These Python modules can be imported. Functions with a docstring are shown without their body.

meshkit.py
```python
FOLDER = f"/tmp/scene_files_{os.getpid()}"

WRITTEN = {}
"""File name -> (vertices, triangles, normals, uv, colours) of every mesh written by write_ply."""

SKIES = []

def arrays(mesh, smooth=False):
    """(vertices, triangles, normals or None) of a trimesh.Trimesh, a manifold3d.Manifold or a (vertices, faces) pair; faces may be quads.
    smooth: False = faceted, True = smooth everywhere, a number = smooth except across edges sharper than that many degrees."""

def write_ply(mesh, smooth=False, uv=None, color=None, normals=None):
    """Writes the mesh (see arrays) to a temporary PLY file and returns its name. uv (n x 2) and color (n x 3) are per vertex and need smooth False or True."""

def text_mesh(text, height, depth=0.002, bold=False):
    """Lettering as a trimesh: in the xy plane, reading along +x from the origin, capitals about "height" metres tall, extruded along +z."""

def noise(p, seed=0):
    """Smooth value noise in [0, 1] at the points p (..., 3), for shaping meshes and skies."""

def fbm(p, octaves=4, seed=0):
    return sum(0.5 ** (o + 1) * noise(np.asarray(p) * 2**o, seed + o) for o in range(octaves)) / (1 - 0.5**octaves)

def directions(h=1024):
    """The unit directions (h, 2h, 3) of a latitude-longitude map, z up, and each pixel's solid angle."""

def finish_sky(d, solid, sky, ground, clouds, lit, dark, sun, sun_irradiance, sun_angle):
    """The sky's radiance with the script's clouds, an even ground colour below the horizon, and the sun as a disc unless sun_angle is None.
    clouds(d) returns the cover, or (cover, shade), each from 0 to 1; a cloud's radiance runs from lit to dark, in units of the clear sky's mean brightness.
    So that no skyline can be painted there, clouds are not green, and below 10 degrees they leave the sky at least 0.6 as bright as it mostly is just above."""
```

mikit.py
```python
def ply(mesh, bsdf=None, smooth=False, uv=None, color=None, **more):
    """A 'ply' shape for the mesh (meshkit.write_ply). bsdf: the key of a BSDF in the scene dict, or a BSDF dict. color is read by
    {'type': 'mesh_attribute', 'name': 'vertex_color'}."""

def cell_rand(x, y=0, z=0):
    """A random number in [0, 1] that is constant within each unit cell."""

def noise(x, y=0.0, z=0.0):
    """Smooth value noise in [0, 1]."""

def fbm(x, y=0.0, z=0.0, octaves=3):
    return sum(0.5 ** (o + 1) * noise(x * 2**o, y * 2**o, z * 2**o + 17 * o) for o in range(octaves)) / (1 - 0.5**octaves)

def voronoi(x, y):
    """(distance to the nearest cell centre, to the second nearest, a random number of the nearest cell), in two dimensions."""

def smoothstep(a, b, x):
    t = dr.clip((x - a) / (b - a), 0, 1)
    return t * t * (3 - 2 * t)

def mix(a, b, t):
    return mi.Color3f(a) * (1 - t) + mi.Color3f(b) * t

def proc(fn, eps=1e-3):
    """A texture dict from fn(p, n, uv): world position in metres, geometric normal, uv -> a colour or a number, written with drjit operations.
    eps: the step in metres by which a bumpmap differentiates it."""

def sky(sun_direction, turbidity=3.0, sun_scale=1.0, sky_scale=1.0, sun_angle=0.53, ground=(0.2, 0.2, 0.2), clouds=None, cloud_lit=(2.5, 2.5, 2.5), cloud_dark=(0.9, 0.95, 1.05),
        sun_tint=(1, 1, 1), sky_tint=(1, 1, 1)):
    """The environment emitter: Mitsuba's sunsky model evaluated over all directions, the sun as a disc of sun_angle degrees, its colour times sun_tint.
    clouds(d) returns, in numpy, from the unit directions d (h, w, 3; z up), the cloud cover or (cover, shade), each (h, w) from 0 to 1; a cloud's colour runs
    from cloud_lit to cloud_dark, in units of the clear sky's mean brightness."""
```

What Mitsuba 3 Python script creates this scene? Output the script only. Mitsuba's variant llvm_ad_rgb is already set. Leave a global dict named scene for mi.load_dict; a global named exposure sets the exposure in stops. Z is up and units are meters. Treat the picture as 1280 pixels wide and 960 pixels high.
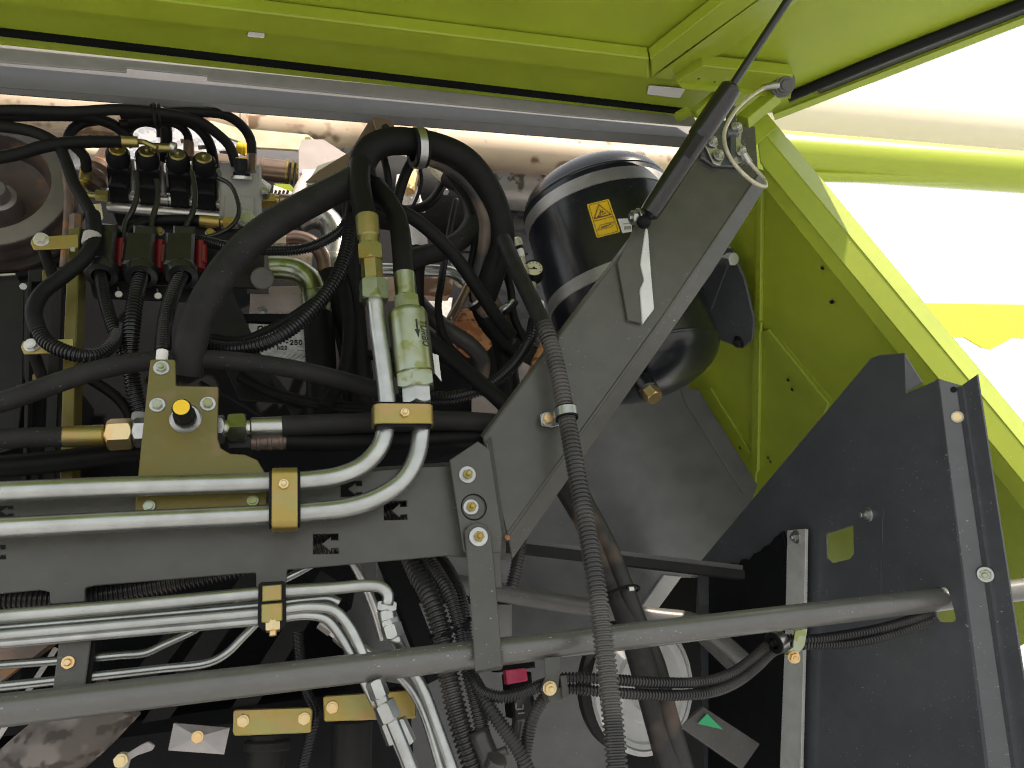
import math, random
import numpy as np, trimesh, mitsuba as mi, mikit, meshkit, manifold3d as m3
import drjit as dr
from shapely.geometry import Polygon, Point
from shapely import affinity
from mikit import proc, noise, fbm, smoothstep, mix, cell_rand

random.seed(4); RNG = np.random.default_rng(4)
scene, labels = {}, {}
# ------------------------------------------------------------------ camera, sky, exposure
# Frame of the place: x along the machine's side, y into the engine bay, z up; the lens stands at CAM.
FOCAL = 961.0                                   # in photograph pixels (1280 wide)
CAM = np.array([0.0, 0.0, 1.55])
_x = np.array([3120., -37., 961.]); _x /= np.linalg.norm(_x)
_y = np.array([-291.85, 350., 961.]); _y /= np.linalg.norm(_y)
AX = np.array([_x, _y, np.cross(_x, _y)])        # rows: machine axes in lens axes
FWD, UPV = AX @ [0, 0, 1.], AX @ [0, -1., 0]
T = mi.ScalarTransform4f
scene['camera'] = dict(type='thinlens', fov=2*math.degrees(math.atan(640/FOCAL)), fov_axis='x', near_clip=0.02, far_clip=2000.0,
                       aperture_radius=0.0011, focus_distance=1.1,
                       to_world=T().look_at(origin=CAM.tolist(), target=(CAM+FWD).tolist(), up=UPV.tolist()))
exposure = 2.55
scene['sky'] = mikit.sky([0.55, -0.45, 0.70], turbidity=3.5, clouds=lambda d: 0.95 + 0*d[..., 0], cloud_lit=(1.98, 2.0, 2.02), cloud_dark=(1.2, 1.2, 1.3), sun_tint=(.93, .98, 1.10))

# ------------------------------------------------------------------ materials
def rgb(c): return {'type': 'rgb', 'value': [float(v) for v in c]}
def grainy(c, amt=.25, s=40., speck=0., speckc=(.5, .5, .45), s2=9.):
    c = [float(v) for v in c]
    def f(p, n, uv):
        a = fbm(p.x*s, p.y*s, p.z*s, 3)
        b = fbm(p.x*s2+3, p.y*s2, p.z*s2, 2)
        k = 1 + amt*(a-.5)*1.6 + amt*(b-.5)*1.6
        col = mi.Color3f(c)*k
        if speck:
            q = noise(p.x*420, p.y*420, p.z*420)
            w = smoothstep(.93-.05*speck, .97, q)*smoothstep(.45, .62, b)
            col = mix(col, speckc, w)
        return col
    return proc(f)
def blotch(c1, c2, s=20., lo=.4, hi=.6, c3=None, s3=60.):
    def f(p, n, uv):
        a = fbm(p.x*s, p.y*s, p.z*s, 3)
        col = mix(c1, c2, smoothstep(lo, hi, a))
        if c3 is not None:
            b = fbm(p.x*s3+7, p.y*s3, p.z*s3, 3)
            col = mix(col, c3, smoothstep(.56, .7, b))
        return col
    return proc(f)
def roughvar(r, amt=.35, s=35.):
    return proc(lambda p, n, uv: mi.Float(r)*(1 + amt*2*(fbm(p.x*s, p.y*s+5, p.z*s, 3)-.5)))
def mat(name, base, rough=.5, metal=0., clear=0., spec=.5, bump=None, sheen=0., **kw):
    d = dict(type='principled', base_color=base if isinstance(base, dict) else rgb(base), roughness=rough, metallic=float(metal), specular=float(spec), **kw)
    if clear: d.update(clearcoat=float(clear), clearcoat_gloss=.9)
    if sheen: d.update(sheen=sheen)
    if bump:
        f, sc = bump
        d = dict(type='bumpmap', arbitrary=proc(f), scale=float(sc), bsdf=d)
    scene[name] = dict(type='twosided', bsdf=d)
    return name
fine = lambda p, n, uv: fbm(p.x*260, p.y*260, p.z*260, 2)
RV = roughvar(.38); RV2 = roughvar(.3, .5, 22.)
LIME   = mat('mat_lime', grainy((.270, .335, .024), .10, 14, .5, (.50, .52, .33)), .40, spec=.4)
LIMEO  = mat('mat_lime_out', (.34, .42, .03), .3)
OLIVE  = mat('mat_olive', grainy((.065, .065, .056), .20, 45, .8, (.36, .35, .30)), .36, spec=.5)
SLATE  = mat('mat_slate', grainy((.060, .065, .073), .18, 38, 1., (.45, .45, .43)), .28, spec=.6, clear=.5)
BACK   = mat('mat_back', grainy((.098, .102, .108), .25, 26, .6, (.3, .3, .28)), .26, spec=.6)
RAILD  = mat('mat_rail_shaded', grainy((.115, .115, .115), .12, 30), .42)  # darker copy of the rail grey, painting in shade on the recessed lower face
RAILG  = mat('mat_rail', grainy((.27, .265, .25), .10, 30), .45)
ZINC   = mat('mat_zinc', grainy((.43, .445, .43), .24, 60, .9, (.18, .16, .13)), roughvar(.32), metal=.95)
STEEL  = mat('mat_steel', grainy((.56, .55, .52), .2, 50), .35, metal=.9)
GOLD   = mat('mat_gold', blotch((.36, .27, .08), (.32, .29, .11), 22, .38, .62, (.38, .27, .11), 48), RV, metal=.9)
GOLDP  = mat('mat_gold_plate', blotch((.150, .118, .026), (.138, .125, .037), 9, .35, .65, (.175, .135, .055), 30), .42, metal=.55)
GREENZ = mat('mat_zinc_hood_tint', blotch((.27, .285, .145), (.33, .37, .28), 26, .35, .6, (.23, .26, .10), 70), roughvar(.28), metal=.95)  # green of the hood's reflection is put into the zinc colour
BRASS  = mat('mat_brass', blotch((.72, .50, .24), (.68, .55, .30), 40), .3, metal=.9)
RUBBER = mat('mat_rubber', grainy((.0085, .0085, .0088), .3, 70), .5, spec=.12)
RUBDUST= mat('mat_rubber_dusty', grainy((.0205, .0202, .0202), .45, 40, .8, (.16, .14, .12)), .55, spec=.12)
RUBWORN= mat('mat_rubber_worn', blotch((.020, .019, .018), (.12, .085, .06), 16, .5, .72), .55)
PLAST  = mat('mat_plastic', grainy((.011, .0115, .0125), .3, 60), .24, spec=.5)
PLDUST = mat('mat_plastic_dusty', blotch((.036, .036, .035), (.080, .076, .070), 14, .42, .66), .30)
BANDM  = mat('mat_band', grainy((.34, .34, .32), .15, 40), .42, metal=.8)
RODM   = mat('mat_rod', grainy((.088, .088, .082), .16, 40, .7, (.4, .4, .36)), .27, spec=.7, clear=.5)
MIDG   = mat('mat_dull_grey', grainy((.085, .083, .080), .22, 30, .6, (.3, .28, .25)), .38)
TANKB  = mat('mat_tank', grainy((.0075, .009, .012), .3, 30, .6, (.2, .19, .17)), .22, clear=.2)
PLGREY = mat('mat_plastic_grey', blotch((.022, .022, .023), (.045, .043, .040), 16, .42, .66), .28)
STRUTB = mat('mat_strut', (.006, .0065, .008), .22, spec=.6)
BLACK  = mat('mat_black', grainy((.0065, .007, .008), .3, 30), .55, spec=.15)
DARKM  = mat('mat_dark_metal', grainy((.017, .0168, .0165), .35, 24, .5, (.2, .18, .15)), .5, spec=.18)
RED    = mat('mat_red', (.14, .006, .010), .35)
PINK   = mat('mat_pink', (.62, .06, .14), .45)
YELLOW = mat('mat_yellow', (.80, .52, .01), .4)
TAN    = mat('mat_tan', blotch((.60, .47, .36), (.50, .37, .27), 10, .4, .66, (.22, .13, .08), 26), .5)
SHIELD = mat('mat_shield', blotch((.62, .62, .62), (.42, .42, .43), 90, .45, .6), .45, metal=.7)
DUCT   = mat('mat_duct', blotch((.62, .64, .68), (.55, .52, .50), 8, .4, .6, (.16, .15, .14), 45), .35, metal=.55)
RUST   = mat('mat_rust', blotch((.34, .13, .045), (.45, .22, .09), 50, .4, .6, (.14, .05, .02), 90), .8)
RUSTMET= mat('mat_rust_metal', blotch((.22, .15, .11), (.13, .10, .085), 20, .4, .6, (.25, .12, .05), 45), .5, metal=.4)
CASTAL = mat('mat_cast', grainy((.42, .42, .42), .45, 120), .42, metal=.75)
PINKG  = mat('mat_pinkish', grainy((.46, .40, .37), .18, 30, .6, (.2, .15, .12)), .5)
CREAM  = mat('mat_cream', blotch((.70, .66, .50), (.62, .56, .38), 22), .4, metal=.3)
WHITEP = mat('mat_white', grainy((.74, .72, .69), .12, 40, .5, (.2, .17, .14)), .45)
BRONZE = mat('mat_bronze', blotch((.30, .21, .15), (.22, .16, .13), 12), .3, metal=.75)
BRACKB = mat('mat_brown_bracket', grainy((.20, .145, .11), .25, 18), .4, metal=.5)
PALEG  = mat('mat_pale_grey', grainy((.33, .31, .305), .2, 60, .9, (.1, .08, .07)), .45)
GALV   = mat('mat_galvanised', grainy((.50, .51, .49), .18, 50), .5, metal=.35)
LABELW = mat('mat_label', (.72, .72, .70), .5)
LABELD = mat('mat_label_dark', (.10, .10, .10), .5)
PRINT  = mat('mat_print', (.012, .012, .012), .5)
PRINTR = mat('mat_print_red', (.16, .03, .01), .5)
DIAL   = mat('mat_dial', (.70, .68, .46), .4)
GREENS = mat('mat_sticker_green', (.05, .42, .18), .5)
GREYP  = mat('mat_grey_pulley', grainy((.40, .405, .40), .12, 30, .8, (.2, .18, .15)), .5)
MACHF  = mat('mat_machined', grainy((.27, .245, .24), .10, 60), .35, metal=.7)
GROUND = mat('mat_ground', (.315, .33, .345), .9)
BEIGE  = mat('mat_beige', (.78, .70, .55), .5)
YELBM  = mat('mat_yellow_beam', (.74, .72, .03), .4)
TAGM   = mat('mat_tag', grainy((.56, .57, .56), .15, 60), .45)
# ------------------------------------------------------------------ geometry helpers
def ray(x, y): return AX @ np.array([(x-640)/FOCAL, (y-480)/FOCAL, 1.])
def at(x, y, Y):
    "The point of the upright plane y = Y that was measured at photograph pixel (x, y)."
    d = ray(x, y); return CAM + d*(Y/d[1])
def atX(x, y, X):
    d = ray(x, y); return CAM + d*(X/d[0])
def atZ(x, y, Z):
    d = ray(x, y); return CAM + d*((Z-CAM[2])/d[2])
def px(n, p): return n*float((np.asarray(p)-CAM) @ FWD)/FOCAL          # n pixels at point p, in metres
def A(pts, Y=None): return np.array([at(q[0], q[1], q[2] if len(q) > 2 else Y) for q in pts])
def unit(v): v = np.asarray(v, float); return v/np.linalg.norm(v)
def frame(n, hint=(0, 0, 1.)):
    n = unit(n); h = np.asarray(hint, float)
    if abs(n @ unit(h)) > .97: h = np.array([1., 0, 0])
    u = unit(np.cross(h, n)); return u, np.cross(n, u), n
def cat(*ms):
    ms = [m for g in ms for m in (g if isinstance(g, (list, tuple)) else [g])]
    return trimesh.util.concatenate(ms)
def spline(P, ds):
    P = np.asarray(P, float)
    if len(P) == 2:
        n = max(2, int(np.linalg.norm(P[1]-P[0])/ds)+1)
        return P[0] + np.linspace(0, 1, n)[:, None]*(P[1]-P[0])
    Q = np.vstack([2*P[0]-P[1], P, 2*P[-1]-P[-2]]); out = []
    for i in range(1, len(Q)-2):
        p0, p1, p2, p3 = Q[i-1:i+3]
        d = [max(np.linalg.norm(b-a), 1e-6)**.5 for a, b in ((p0, p1), (p1, p2), (p2, p3))]
        t0, t1 = 0, d[0]; t2 = t1+d[1]; t3 = t2+d[2]
        t = np.linspace(t1, t2, 24, endpoint=False)[:, None]
        a1 = (t1-t)/(t1-t0)*p0+(t-t0)/(t1-t0)*p1; a2 = (t2-t)/(t2-t1)*p1+(t-t1)/(t2-t1)*p2; a3 = (t3-t)/(t3-t2)*p2+(t-t2)/(t3-t2)*p3
        b1 = (t2-t)/(t2-t0)*a1+(t-t0)/(t2-t0)*a2; b2 = (t3-t)/(t3-t1)*a2+(t-t1)/(t3-t1)*a3
        out.append((t2-t)/(t2-t1)*b1+(t-t1)/(t2-t1)*b2)
    out = np.vstack(out+[P[-1:]])
    s = np.r_[0, np.cumsum(np.linalg.norm(np.diff(out, axis=0), axis=1))]
    n = max(3, int(s[-1]/ds)+1); g = np.linspace(0, s[-1], n)
    return np.stack([np.interp(g, s, out[:, k]) for k in range(3)], 1)
def sweep(C, R, n=14, flat=None):
    "Tube round the centre line C with radii R; flat=(a, b) squashes the section."
    C = np.asarray(C); R = np.broadcast_to(R, len(C)).astype(float)
    Tn = np.gradient(C, axis=0); Tn /= np.linalg.norm(Tn, axis=1, keepdims=True)
    u = frame(Tn[0])[0]; V = []
    ang = np.arange(n)*2*np.pi/n
    for i in range(len(C)):
        u = unit(u-Tn[i]*(u @ Tn[i])); v = np.cross(Tn[i], u)
        V.append(C[i] + R[i]*(np.cos(ang)[:, None]*u + np.sin(ang)[:, None]*v))
    V = np.vstack(V); m = len(C); F = []
    i = np.arange(n); j = (i+1) % n
    for k in range(m-1):
        a, b = k*n, (k+1)*n
        F += [np.stack([a+i, a+j, b+j], 1), np.stack([a+i, b+j, b+i], 1)]
    c0, c1 = len(V), len(V)+1
    V = np.vstack([V, C[:1], C[-1:]])
    F += [np.stack([j, i, i*0+c0], 1), np.stack([(m-1)*n+i, (m-1)*n+j, i*0+c1], 1)]
    return trimesh.Trimesh(V, np.vstack(F), process=False)
def tube(P, r, n=14, ds=.008, wob=0.):
    C = spline(P, ds)
    if wob:
        C = C + (meshkit.fbm(C*14+r*900, 2)[:, None]-.5)*wob*np.array([1, .6, 1])
    return sweep(C, r, n)
def corr(P, r, pitch=None, n=16, depth=.16):
    pitch = pitch or r*.46
    C = spline(P, pitch/4); k = np.arange(len(C)) % 4
    return sweep(C, r*np.where(k < 2, 1., 1-depth), n)
def lathe(prof, o, axis, n=28):
    "Revolves (radius, height) pairs about the axis at o."
    u, v, w = frame(axis); a = np.arange(n)*2*np.pi/n; V = []; F = []
    for r, h in prof: V.append(np.asarray(o)+h*w+max(r, 1e-5)*(np.cos(a)[:, None]*u+np.sin(a)[:, None]*v))
    i = np.arange(n); j = (i+1) % n
    for k in range(len(prof)-1):
        p, q = k*n, (k+1)*n
        F += [np.stack([p+i, p+j, q+j], 1), np.stack([p+i, q+j, q+i], 1)]
    return trimesh.Trimesh(np.vstack(V), np.vstack(F), process=False)
def cyl(p0, p1, r, b=None, n=24):
    p0, p1 = np.asarray(p0), np.asarray(p1); L = np.linalg.norm(p1-p0); b = min(r*.12, L*.2) if b is None else b
    return lathe([(0, 0), (r-b, 0), (r, b), (r, L-b), (r-b, L), (0, L)], p0, p1-p0, n)
def hexa(p0, p1, r, rot=0., n=6):
    "Hexagon prism with chamfered ends, r = half the width across corners."
    p0, p1 = np.asarray(p0), np.asarray(p1); L = np.linalg.norm(p1-p0)
    u, v, w = frame(p1-p0); a = rot+np.arange(n)*2*np.pi/n
    cs = m3.CrossSection([np.stack([r*np.cos(a), r*np.sin(a)], 1)])
    c = min(.14*r, L*.3); ch = r*.13
    cone = m3.Manifold.revolve(m3.CrossSection([np.array([[0, 0], [r-ch, 0], [r*1.001, c], [r*1.001, L-c], [r-ch, L], [0, L]])]), 30)
    m = (m3.Manifold.extrude(cs, L) ^ cone).to_mesh()
    V = m.vert_properties[:, :3]
    return trimesh.Trimesh(p0+V[:, :1]*u+V[:, 1:2]*v+V[:, 2:3]*w, m.tri_verts, process=False)
def ringoff(Q, d):
    "Moves a closed ring inwards by d (negative: outwards); counter-clockwise rings."
    e = np.roll(Q, -1, 0)-Q; e /= np.maximum(np.linalg.norm(e, axis=1, keepdims=True), 1e-9)
    nr = np.stack([-e[:, 1], e[:, 0]], 1); pr = np.roll(nr, 1, 0)
    b = nr+pr; b /= np.maximum((b*nr).sum(1, keepdims=True), .45)
    return Q+d*b
def slab(poly, t, b, O, u, v, w):
    "Extrudes a shapely polygon from w = 0 to -t with bevelled edges."
    poly = Polygon(poly.exterior, poly.interiors); 
    from shapely.geometry.polygon import orient
    poly = orient(poly); rings = [np.array(poly.exterior.coords)[:-1]]+[np.array(r.coords)[:-1] for r in poly.interiors]
    lv = [(b, 0.), (0., -b), (0., -(t-b)), (b, -t)]
    V, F, at0 = [], [], 0; fronts, backs = [], []
    for R in rings:
        n = len(R); i = np.arange(n); j = (i+1) % n
        for off, h in lv: V.append(np.column_stack([ringoff(R, off), np.full(n, h)]))
        for k in range(3):
            p, q = at0+k*n, at0+(k+1)*n
            F += [np.stack([p+j, p+i, q+i], 1), np.stack([p+j, q+i, q+j], 1)]
        fronts.append(np.arange(at0, at0+n)); backs.append(np.arange(at0+3*n, at0+4*n)); at0 += 4*n
    V = np.vstack(V)
    import mapbox_earcut as ec
    idx = np.concatenate(fronts); flat = V[idx, :2].astype(np.float64); ends = np.cumsum([len(f) for f in fronts]).astype(np.uint32)
    try: tri = ec.triangulate_float64(flat, ends).reshape(-1, 3)
    except Exception: tri = ec.triangulate_float64(flat, list(ends)).reshape(-1, 3)
    ta = idx[tri]; area = np.cross(V[ta[:, 1], :2]-V[ta[:, 0], :2], V[ta[:, 2], :2]-V[ta[:, 0], :2])
    ta[area < 0] = ta[area < 0][:, ::-1]
    back = np.concatenate(backs)[tri]; back[area > 0] = back[area > 0][:, ::-1]
    F += [ta, back]
    return trimesh.Trimesh(O+V[:, :1]*u+V[:, 1:2]*v+V[:, 2:3]*w, np.vstack(F), process=False)
def plate(P, t=.003, rc=0., holes=(), b=None, back=None):
    "Sheet of thickness t whose front face (towards the lens) has the outline P (nearly flat 3-D points); holes: outlines on the same plane."
    P = np.asarray(P, float); o = P.mean(0); w = np.linalg.svd(P-o)[2][2]
    if w @ (CAM-o) < 0: w = -w
    if back is not None and w @ np.asarray(back) > 0: w = -w
    u, v, w = frame(w)
    two = lambda Q: np.stack([(np.asarray(Q)-o) @ u, (np.asarray(Q)-o) @ v], 1)
    g = Polygon(two(P)).buffer(0)
    if rc: g = g.buffer(-rc).buffer(2*rc, 6).buffer(-rc, 6)
    for h in holes: g = g.difference(Polygon(two(h)).buffer(0))
    if g.geom_type != 'Polygon': g = max(g.geoms, key=lambda q: q.area)
    g = g.simplify(2e-5)
    return slab(g, t, min(b if b is not None else .0007, t*.3), o, u, v, w)
def bar(p0, p1, w, h, up=(0, 0, 1.), b=.0008, rc=0.):
    "Straight bar of section w (across) by h (along up)."
    p0, p1 = np.asarray(p0), np.asarray(p1); a = unit(p1-p0); up = unit(np.asarray(up)-a*(np.asarray(up) @ a)); s = np.cross(a, up)
    g = Polygon([(-w/2, -h/2), (w/2, -h/2), (w/2, h/2), (-w/2, h/2)])
    if rc: g = g.buffer(-rc).buffer(rc, 5)
    return slab(g, np.linalg.norm(p1-p0), b, p1, s, up, a) if np.cross(s, up) @ a > 0 else slab(g, np.linalg.norm(p1-p0), b, p1, up, s, a)
def block(o, sx, sy, sz, b=.001, u=(1, 0, 0), w=(0, -1, 0)):
    "Box centred at o: sx along u, sz across, sy along w."
    w = unit(w); u = unit(np.asarray(u)-w*(np.asarray(u) @ w)); v = np.cross(w, u)
    g = Polygon([(-sx/2, -sz/2), (sx/2, -sz/2), (sx/2, sz/2), (-sx/2, sz/2)])
    return slab(g, sy, b, np.asarray(o)+w*sy/2, u, v, w)
def ball(o, r, sc=(1, 1, 1), sub=3):
    m = trimesh.creation.icosphere(sub, r); m.apply_scale(sc); m.apply_translation(o); return m
def torus(o, axis, R, r, n=36, m=10, a0=0, a1=2*np.pi):
    u, v, w = frame(axis); a = np.linspace(a0, a1, n)
    return sweep(np.asarray(o)+R*(np.cos(a)[:, None]*u+np.sin(a)[:, None]*v), r, m)
def band(o, axis, R, width, t, a0, a1, hint=(0, 0, 1.), n=40):
    "Flat strap bent round an axis from angle a0 to a1."
    w = unit(axis); u = unit(np.asarray(hint)-w*(np.asarray(hint) @ w)); v = np.cross(w, u); V, F = [], []
    for a in np.linspace(a0, a1, n):
        d = np.cos(a)*u+np.sin(a)*v
        V += [o+R*d-w*width/2, o+R*d+w*width/2, o+(R+t)*d+w*(width/2-.0004), o+(R+t)*d-w*(width/2-.0004)]
    for k in range(n-1):
        p, q = 4*k, 4*k+4
        for s in range(4): F += [[p+s, p+(s+1) % 4, q+(s+1) % 4], [p+s, q+(s+1) % 4, q+s]]
    F += [[0, 2, 1], [0, 3, 2], [4*n-4, 4*n-3, 4*n-2], [4*n-4, 4*n-2, 4*n-1]]
    m = trimesh.Trimesh(np.array(V), F, process=False); return m
# ------------------------------------------------------------------ registering
def free(key):
    if key not in scene and key not in labels and not any(k.startswith(key+'__') for k in scene): return key
    n = 1
    while f'{key}_{n:03d}' in scene or f'{key}_{n:03d}' in labels or any(k.startswith(f'{key}_{n:03d}__') for k in scene): n += 1
    return f'{key}_{n:03d}'
def thing(name, label, category, group=None, kind=None):
    k = free(name); labels[k] = {'label': label, 'category': category}
    if group: labels[k]['group'] = group
    if kind: labels[k]['kind'] = kind
    return k
def part(parent, name, mesh, m, smooth=35, label=None):
    k = free(parent+'__'+name); scene[k] = mikit.ply(mesh, m, smooth=smooth)
    if label: labels[k] = {'label': label}
    return k
def solo(name, label, category, mesh, m, smooth=35, group=None):
    k = thing(name, label, category, group); scene[k] = mikit.ply(mesh, m, smooth=smooth); return k
FACE = np.array([0, -1., 0])
def bolt(parent, p, r, axis=FACE, stud=0., washer=1.6, m=None, wm=None, head=.8, name='bolt', rot=None):
    m = m or GOLD; p = np.asarray(p); a = unit(axis); wt = .0022
    rot = random.random() if rot is None else rot
    parts = [hexa(p+a*(wt if washer else 0), p+a*((wt if washer else 0)+head*r), r, rot)]
    if stud: parts.append(cyl(p+a*(wt+head*r*.5), p+a*(wt+head*r+stud*r), r*.52, b=r*.12, n=16))
    else: parts.append(cyl(p+a*(wt+head*r*.5), p+a*(wt+head*r+.04*r), r*.62, b=r*.03, n=16))
    k = part(parent, name, cat(parts), m)
    if washer and k.count('__') < 2:
        part(k, 'washer', cyl(p-a*.0005, p+a*wt, r*washer, b=.0006), wm or ZINC)
    elif washer: part(parent, 'washer', cyl(p-a*.0005, p+a*wt, r*washer, b=.0006), wm or ZINC)
    return k
def hose(name, label, category, pts, rpx, Y=None, m=None, kind='plain', n=14, wob=0., pitch=None, parent=None, depth=.22, pname='hose'):
    P = A(pts, Y); r = np.mean([px(rpx, p) for p in P])
    mesh = corr(P, r, pitch, depth=depth) if kind == 'corr' else tube(P, r, n, wob=wob)
    if parent: return part(parent, pname, mesh, m or (PLAST if kind == 'corr' else RUBBER), True if kind != 'corr' else 40)
    return solo(name, label, category, mesh, m or (PLAST if kind == 'corr' else RUBBER), 40)
def fit(parent, name, x0, y0, x1, y1, rpx, Y, m, hexy=False, n=24, Y1=None):
    p0, p1 = at(x0, y0, Y), at(x1, y1, Y1 or Y); r = px(rpx, (p0+p1)/2)
    return part(parent, name, hexa(p0, p1, r, random.random()) if hexy else cyl(p0, p1, r, n=n), m)
# ================================================================== large structure
def onp(x, y, p0, n):
    d = ray(x, y); return CAM + d*(((p0-CAM) @ n)/(d @ n))
k = 'ground'; labels[k] = {'label': 'pale concrete yard under the machine', 'kind': 'structure'}
scene[k] = mikit.ply(trimesh.creation.box((600, 600, .2), trimesh.transformations.translation_matrix((0, 0, -.1))), GROUND)
ZH = at(0, 57, 1.06)[2]                                             # height of the hood's under side
Z = lambda pts, z: np.array([atZ(x, y, z) for x, y in pts])
# ---- hood
hood = thing('engine_hood', 'lime green sheet metal hood swung open overhead, seen from below', 'hood')
e0, e1 = atZ(966, 141, ZH), atZ(1285, 17, ZH); far = e0 + (e1-e0)*3.2
part(hood, 'skin', plate(np.array([atZ(-260, 29, ZH), atZ(863, 147, ZH), e0, e1, far, [far[0]-.2, .12, ZH], [-1.3, .12, ZH]]), .003), LIME)
part(hood, 'stiffener', plate(Z([(-260, -27), (-100, -35), (200, 0), (811, 73), (811, 98), (0, 4)], ZH-.026), .024, b=.002), LIME)
br = ZH-.026
part(hood, 'brace', plate(Z([(813, 74), (907, 0), (1000, -73), (1043, -66), (948, 0), (815, 96)], br), .023, b=.002), LIME)
part(hood, 'brace', plate(np.array([atZ(817, 97, br+.001), atZ(949, 0, br+.001), atZ(1044, -67, br+.001), atZ(1078, -59, ZH-.004), atZ(985, 12, ZH-.004), atZ(851, 101, ZH-.004)]), .002), LIME)
cz = ZH-.030
cb = part(hood, 'corner_bracket', cat(plate(Z([(846, 103), (879, 82), (991, 94), (991, 114), (975, 116)], cz), .024, b=.0015),
          plate(np.array([atZ(846, 103.5, cz), atZ(990, 115, cz), atZ(990, 121, cz-.012), atZ(966, 124, cz-.012), atZ(855, 109, cz-.012)]), .002)), LIME)
part(hood, 'seal', bar(atZ(-240, 12, ZH-.004), atZ(852, 139, ZH-.004), .009, .008, FACE), BLACK)
sd = unit(e1-e0)
part(hood, 'side_seal', tube([atZ(985, 122, ZH-.008), atZ(1100, 74, ZH-.008), atZ(1285, 2, ZH-.008), atZ(1500, -80, ZH-.008)], .0095, 12), BLACK)
part(hood, 'shaded_edge_channel', plate(Z([(1022, 116), (1040, 103), (1290, 8), (1310, 10), (1290, 23), (1026, 118)], ZH-.004), .003), SLATE)  # green painted flange, coloured slate to put its shade in
part(hood, 'edge_lip', bar(e0+[0, 0, -.008], far+[0, 0, -.008], .006, .020), LIME)
p0, p1 = atZ(968, 120, cz-.006), at(928, 153, .955)
part(hood, 'hinge_arm', bar(p0, p1, .026, .022, (0, -.6, -1), rc=.002), LIME)
p0, p1 = atZ(905, 112, ZH-.02), at(868, 143, .985)
part(hood, 'hinge_arm', bar(p0, p1, .016, .016, (0, -.6, -1), rc=.002), LIME)
part(hood, 'hinge_sleeve', lathe([(0, .001), (.0045, .001), (.0055, 0), (.009, 0), (.009, .022), (0, .022)], at(859, 139, .985), (-.2, 0.6, 0.1)), LIME)
bp = atZ(978, 105, cz-.001)
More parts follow.
